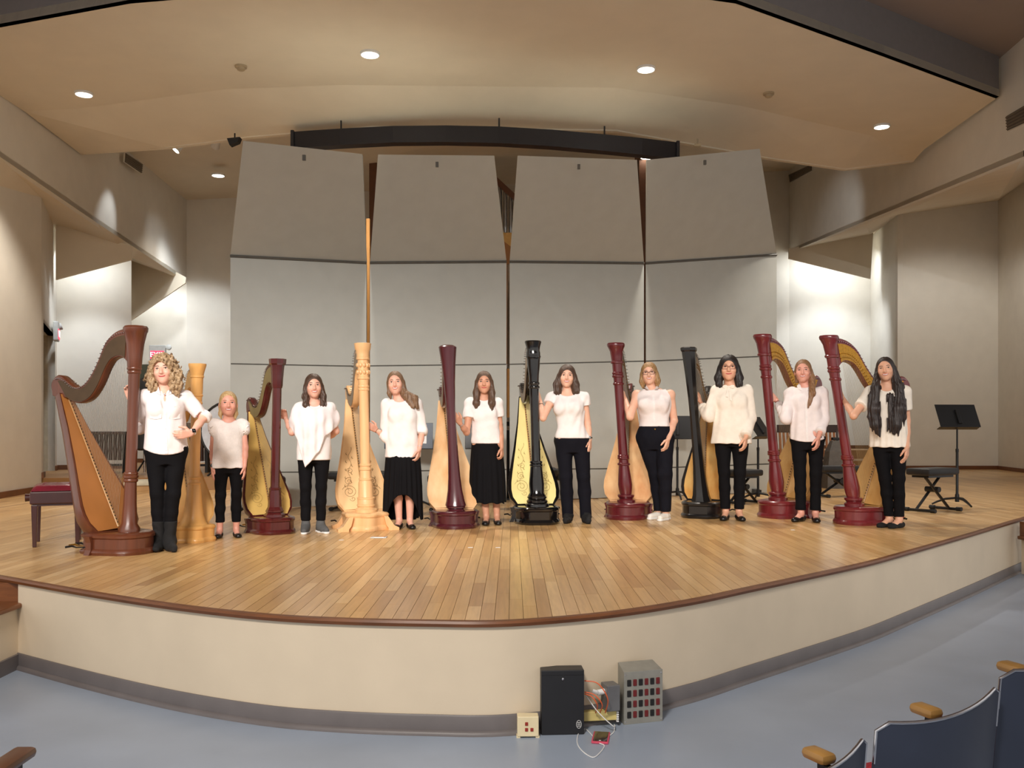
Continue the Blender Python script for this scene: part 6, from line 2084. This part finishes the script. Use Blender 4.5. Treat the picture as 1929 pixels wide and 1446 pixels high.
PE[10] = make_person('girl with very long black hair in a white short-sleeve blouse beside the rightmost harp', dict(
    root=1682, foot=991, dY=-0.22, top=672, hip=1675, sh=1672, head=1668, yaw=-4, roll=-6, skin=WARM_S, smile=0.008, brow=m_lash, bust=0.7, build=0.97,
    arms=[dict(el=(1608, 783, -0.10), wr=(1588, 750, d10_ + 0.06), dir=(-0.35, -0.1, 0.9), th=(-0.3, -1, 0), curl=16, n=-1), dict(el=(1708, 792, 0.0), wr=(1709, 842, -0.11), dir=(-0.08, -0.12, -1), th=(-0.4, -1, 0), curl=22, n=1)],
    feet=[(1676, 0.02, -40, (0, 0)), (1694, -0.02, -32, (0, 0))],
    shirt=dict(hem=842, mat=f_cream, sleeve=0.62, sw=1.25, neck=('scoop', 0.075, 0.065), hemr=(0.195, 0.14), pleat=(0.025, 16, 1.2), folds=1.0, hemwave=0.004),
    lower=dict(kind='trousers', mat=f_black, hem=972, knee=0.054, ank=0.040), shoes=dict(kind='flat', mat=f_suede),
    hair=dict(mat=h_black2, vol=0.98, strand=0.0035, face=(0.060, 0.098, -0.026, -0.004), k=0.03,
              locks=[[((0.072, 0.01, 0.0), 0.032), ((1692, 730, -0.06), 0.052), ((1694, 770, -0.12), 0.060), ((1688, 800, -0.135), 0.044), ((1684, 815, -0.135), 0.020)],
                     [((1696, 755, -0.09), 0.050), ((1701, 785, -0.11), 0.030), ((1701, 806, -0.11), 0.006)], [((1688, 790, -0.13), 0.036), ((1678, 812, -0.135), 0.006)], [((1690, 790, -0.13), 0.036), ((1692, 820, -0.135), 0.006)], [((1676, 745, -0.10), 0.030), ((1679, 790, -0.13), 0.030), ((1672, 812, -0.13), 0.006)],
                     [((1641, 745, -0.08), 0.034), ((1640, 785, -0.11), 0.026), ((1643, 812, -0.12), 0.006)], [((1654, 790, -0.12), 0.030), ((1657, 822, -0.13), 0.006)],
                     [((-0.070, 0.01, 0.0), 0.028), ((1650, 730, -0.07), 0.044), ((1648, 770, -0.12), 0.048), ((1650, 800, -0.13), 0.032), ((1653, 818, -0.13), 0.012)]])))

# ---------------- garment details
def on_front(pe, x, z, extra=0.004):
    """point just in front of the shirt at local x, z (ray cast onto the garment)"""
    o = pe['shirt']
    hit, loc, nrm, idx = o.ray_cast(Vector((x, -1.0, z)), Vector((0, 1, 0)))
    return (loc + Vector((0, -extra, 0))) if hit else Vector((x, -0.14, z))
bpy.context.view_layer.update()
def placket(i, x0, z0, x1, z1, mat, n=14, w=0.012, buttons=6):
    pe = PE[i]
    pts = [on_front(pe, x0 + (x1 - x0) * k / n, z0 + (z1 - z0) * k / n, 0.001) for k in range(n + 1)]
    rings = [[p + Vector((-w, 0, 0)), p + Vector((-w, -0.003, 0)), p + Vector((w, -0.003, 0)), p + Vector((w, 0, 0))] for p in pts]
    MB().loft(rings).build('placket', mat, pe['shirt'])
    for k in range(buttons):
        p = on_front(pe, x0 + (x1 - x0) * (k + 0.5) / buttons, z0 + (z1 - z0) * (k + 0.5) / buttons, 0.005)
        MB().ball(p, (0.0045, 0.002, 0.0045), 8, 4).build('button', m_white, pe['shirt'])
def collar(i, spread=0.05, drop=0.06, mat=None):
    pe = PE[i]
    cx_ = pe['shx'] * 0.6 + pe['hx'] * 0.4
    zt = pe['shz'] + 0.075 * pe['g']
    for sx in (-1, 1):
        a = Vector((cx_ + sx * 0.060, 0.005, zt)); b_ = Vector((cx_ + sx * 0.045, -0.060, zt - 0.022))
        c_ = on_front(pe, cx_ + sx * 0.030, zt - 0.035 - drop, 0.006); d_ = on_front(pe, cx_ + sx * (0.030 + spread), zt - 0.02 - drop, 0.006); e_ = Vector((cx_ + sx * 0.082, -0.005, zt - 0.030))
        MB().slab([a, b_, c_, d_, e_], (0, -0.004, 0.002)).build('collar_wing', mat or pe['shirt'].data.materials[0], pe['shirt'])
for i, mat in ((1, f_white), (9, f_white)):
    pe = PE[i]
    placket(i, pe['shx'], pe['shz'] - (0.15 if i == 1 else 0.11) * pe['g'], pe['hipx'], pe['hem'] + 0.01, mat)
    collar(i, 0.03, 0.05, mat)
collar(7, 0.035, 0.02, f_white)
pe = PE[7]
placket(7, pe['shx'], pe['shz'] - 0.03, pe['hipx'] * 0.6 + pe['shx'] * 0.4, pe['hem'] + 0.04, f_white, buttons=4)
for pe in (PE[1],):
    for sx in (-1, 1):
        cx_ = pe['shx'] + sx * 0.072; zc = pe['shz'] - 0.155
        q = [on_front(pe, cx_ + u * 0.045, zc + v * 0.05, 0.003) for u, v in ((-1, -1), (0, -1.15), (1, -1), (1, 1), (0, 1), (-1, 1))]
        MB().slab(q, (0, -0.003, 0)).build('pocket', f_white, pe['shirt'])
    T_ = pe['T']
    o = MB().ball(Vector((pe['shx'] * .6 + pe['hx'] * .4, -0.088, pe['shz'] - 0.005)), (0.008, 0.004, 0.008), 8, 5).build('pendant', m_silver, pe['t'])
# rolled cuffs
def cuff(i, a, at, r, mat, n=2):
    S0, E, W, rr = PE[i]['arms'][a]
    if at > 1: c0, d = E.lerp(W, at - 1), (W - E).normalized()
    else: c0, d = S0.lerp(E, at), (E - S0).normalized()
    MB().tube([c0 - d * 0.045, c0 - d * 0.035, c0, c0 + d * 0.006], [r * rr * 0.98, r * rr * 1.06, r * rr * 1.08, r * rr * 0.9], 18).build('cuff', mat, PE[i]['shirt'], True)
cuff(1, 1, 1.02, 0.058, f_white); cuff(1, 0, 1.25, 0.054, f_white)
cuff(4, 0, 1.35, 0.052, f_white); cuff(4, 1, 1.15, 0.055, f_white)
cuff(8, 0, 1.62, 0.052, f_cream); cuff(8, 1, 1.88, 0.047, f_cream)
cuff(9, 0, 1.72, 0.046, f_white); cuff(9, 1, 1.72, 0.048, f_white)
# bow at the neck of the cream blouse
pe = PE[8]
bx, bz = pe['hx'], pe['shz'] + 0.02
bp = on_front(pe, bx, bz, 0.006)
MB().ball(bp, (0.014, 0.010, 0.014), 8, 6).build('bow_knot', f_cream, pe['shirt'], True)
for sx in (-1, 1):
    MB().loft([[bp + Vector((sx * x_, -0.004, 0.006 + h_)), bp + Vector((sx * x_, -0.010, 0.0)), bp + Vector((sx * x_, -0.004, -0.006 - h_)), bp + Vector((sx * x_, 0.002, 0.0))] for x_, h_ in ((0.006, 0.002), (0.03, 0.014), (0.055, 0.012), (0.062, 0.004))]).build('bow_loop', f_cream, pe['shirt'], True)
    e0, e1 = on_front(pe, bx + sx * 0.015, bz - 0.06, 0.006), on_front(pe, bx + sx * 0.022, bz - (0.16 if sx > 0 else 0.12), 0.006)
    MB().slab([bp + Vector((-0.008, 0, 0)), bp + Vector((0.008, 0, 0)), e0 + Vector((0.011, 0, 0)), e1 + Vector((0.013, 0, 0)), e1 + Vector((-0.012, 0, 0.01)), e0 + Vector((-0.010, 0, 0))], (0, -0.003, 0)).build('bow_tail', f_cream, pe['shirt'])
# little girl: ruffles on the shoulders
pe = PE[2]
for a in (0, 1):
    S0, E, W, rr = pe['arms'][a]
    sx = -1 if a == 0 else 1
    rings = []
    for k in range(15):
        u = -1 + 2 * k / 14
        wv = 0.008 * math.sin(k * 1.9)
        p_ = S0 + Vector((sx * (0.005 - 0.02 * abs(u)), u * 0.055, 0.048 - 0.030 * u * u))
        q_ = S0 + Vector((sx * (0.060 - 0.02 * u * u + wv), u * 0.070, 0.018 - 0.035 * u * u + wv))
        rings.append([p_, q_, q_ + Vector((0, 0, -0.005)), p_ + Vector((0, 0, -0.005))])
    MB().loft(rings).build('ruffle', f_lace, pe['shirt'], True)
# the draped poncho
pe = PE[3]
L_ = pe['L']; g_ = pe['g']
po = Field(0.0075)
shx_, shz_ = pe['shx'], pe['shz']
left, right = L_(549, 800).x, L_(634, 800).x
rowsP = [(L_(590, 885).z, L_(590, 800).x, 0, (right - left) / 2 * 0.90, 0.15), (L_(590, 830).z, (left + right) / 2, 0, (right - left) / 2 * 0.98, 0.155), (L_(590, 800).z, (left + right) / 2, 0, (right - left) / 2 * 1.0, 0.155), (shz_ - 0.08, shx_, 0, 0.195, 0.135), (shz_ - 0.01, shx_, 0.005, 0.165, 0.10), (shz_ + 0.035, shx_, 0.01, 0.095, 0.075)]
po.add(prof(rowsP, 2.1, (0.035, 13, shz_)), 0.02)
for S0, E, W, rr in pe['arms']:
    po.add(cone(S0, S0.lerp(E, 0.5), 0.062, 0.070), 0.04)
po.warp(folds(77, 0.005, 0.14, 0.3))
ptip, pl_, pr_ = L_(575, 880), L_(549, 822), L_(636, 803)
def hemP(x, y, z):
    # diagonal hem: from the left sleeve down to a point, then rising to the right
    xx = np.broadcast_to(x, np.broadcast_shapes(x.shape, y.shape, z.shape))
    front = np.interp(xx, [pl_.x, L_(560, 826).x, L_(566, 856).x, ptip.x, L_(602, 842).x, L_(612, 812).x, pr_.x], [L_(0, 806).z, L_(0, 828).z, L_(0, 850).z, ptip.z, L_(0, 848).z, L_(0, 822).z, pr_.z])
    return (front + 0.004 * np.sin(xx * 70) - z).astype(np.float32)
po.cut(hemP, 0.004)
nz_ = shz_ + 0.045 * g_
po.sub(ell((shx_, -0.085 * g_, nz_), (0.085 * g_, 0.115 * g_, 0.075 * g_)), 0.006)
po.sub(ell((shx_, 0.0, nz_ + 0.015), (0.080 * g_, 0.085 * g_, 0.045 * g_)), 0.006)
o = po.build('draped_poncho', cloth('white_chiffon', (240, 230, 230), 0.8), pe['t'])
# belt button of the jeans
pe = PE[7]
MB().ball(Vector((pe['hipx'], -0.128 * pe['gb'], pe['hem'] - 0.03)), (0.008, 0.004, 0.008), 8, 5).build('jeans_button', m_brass, pe['t'])
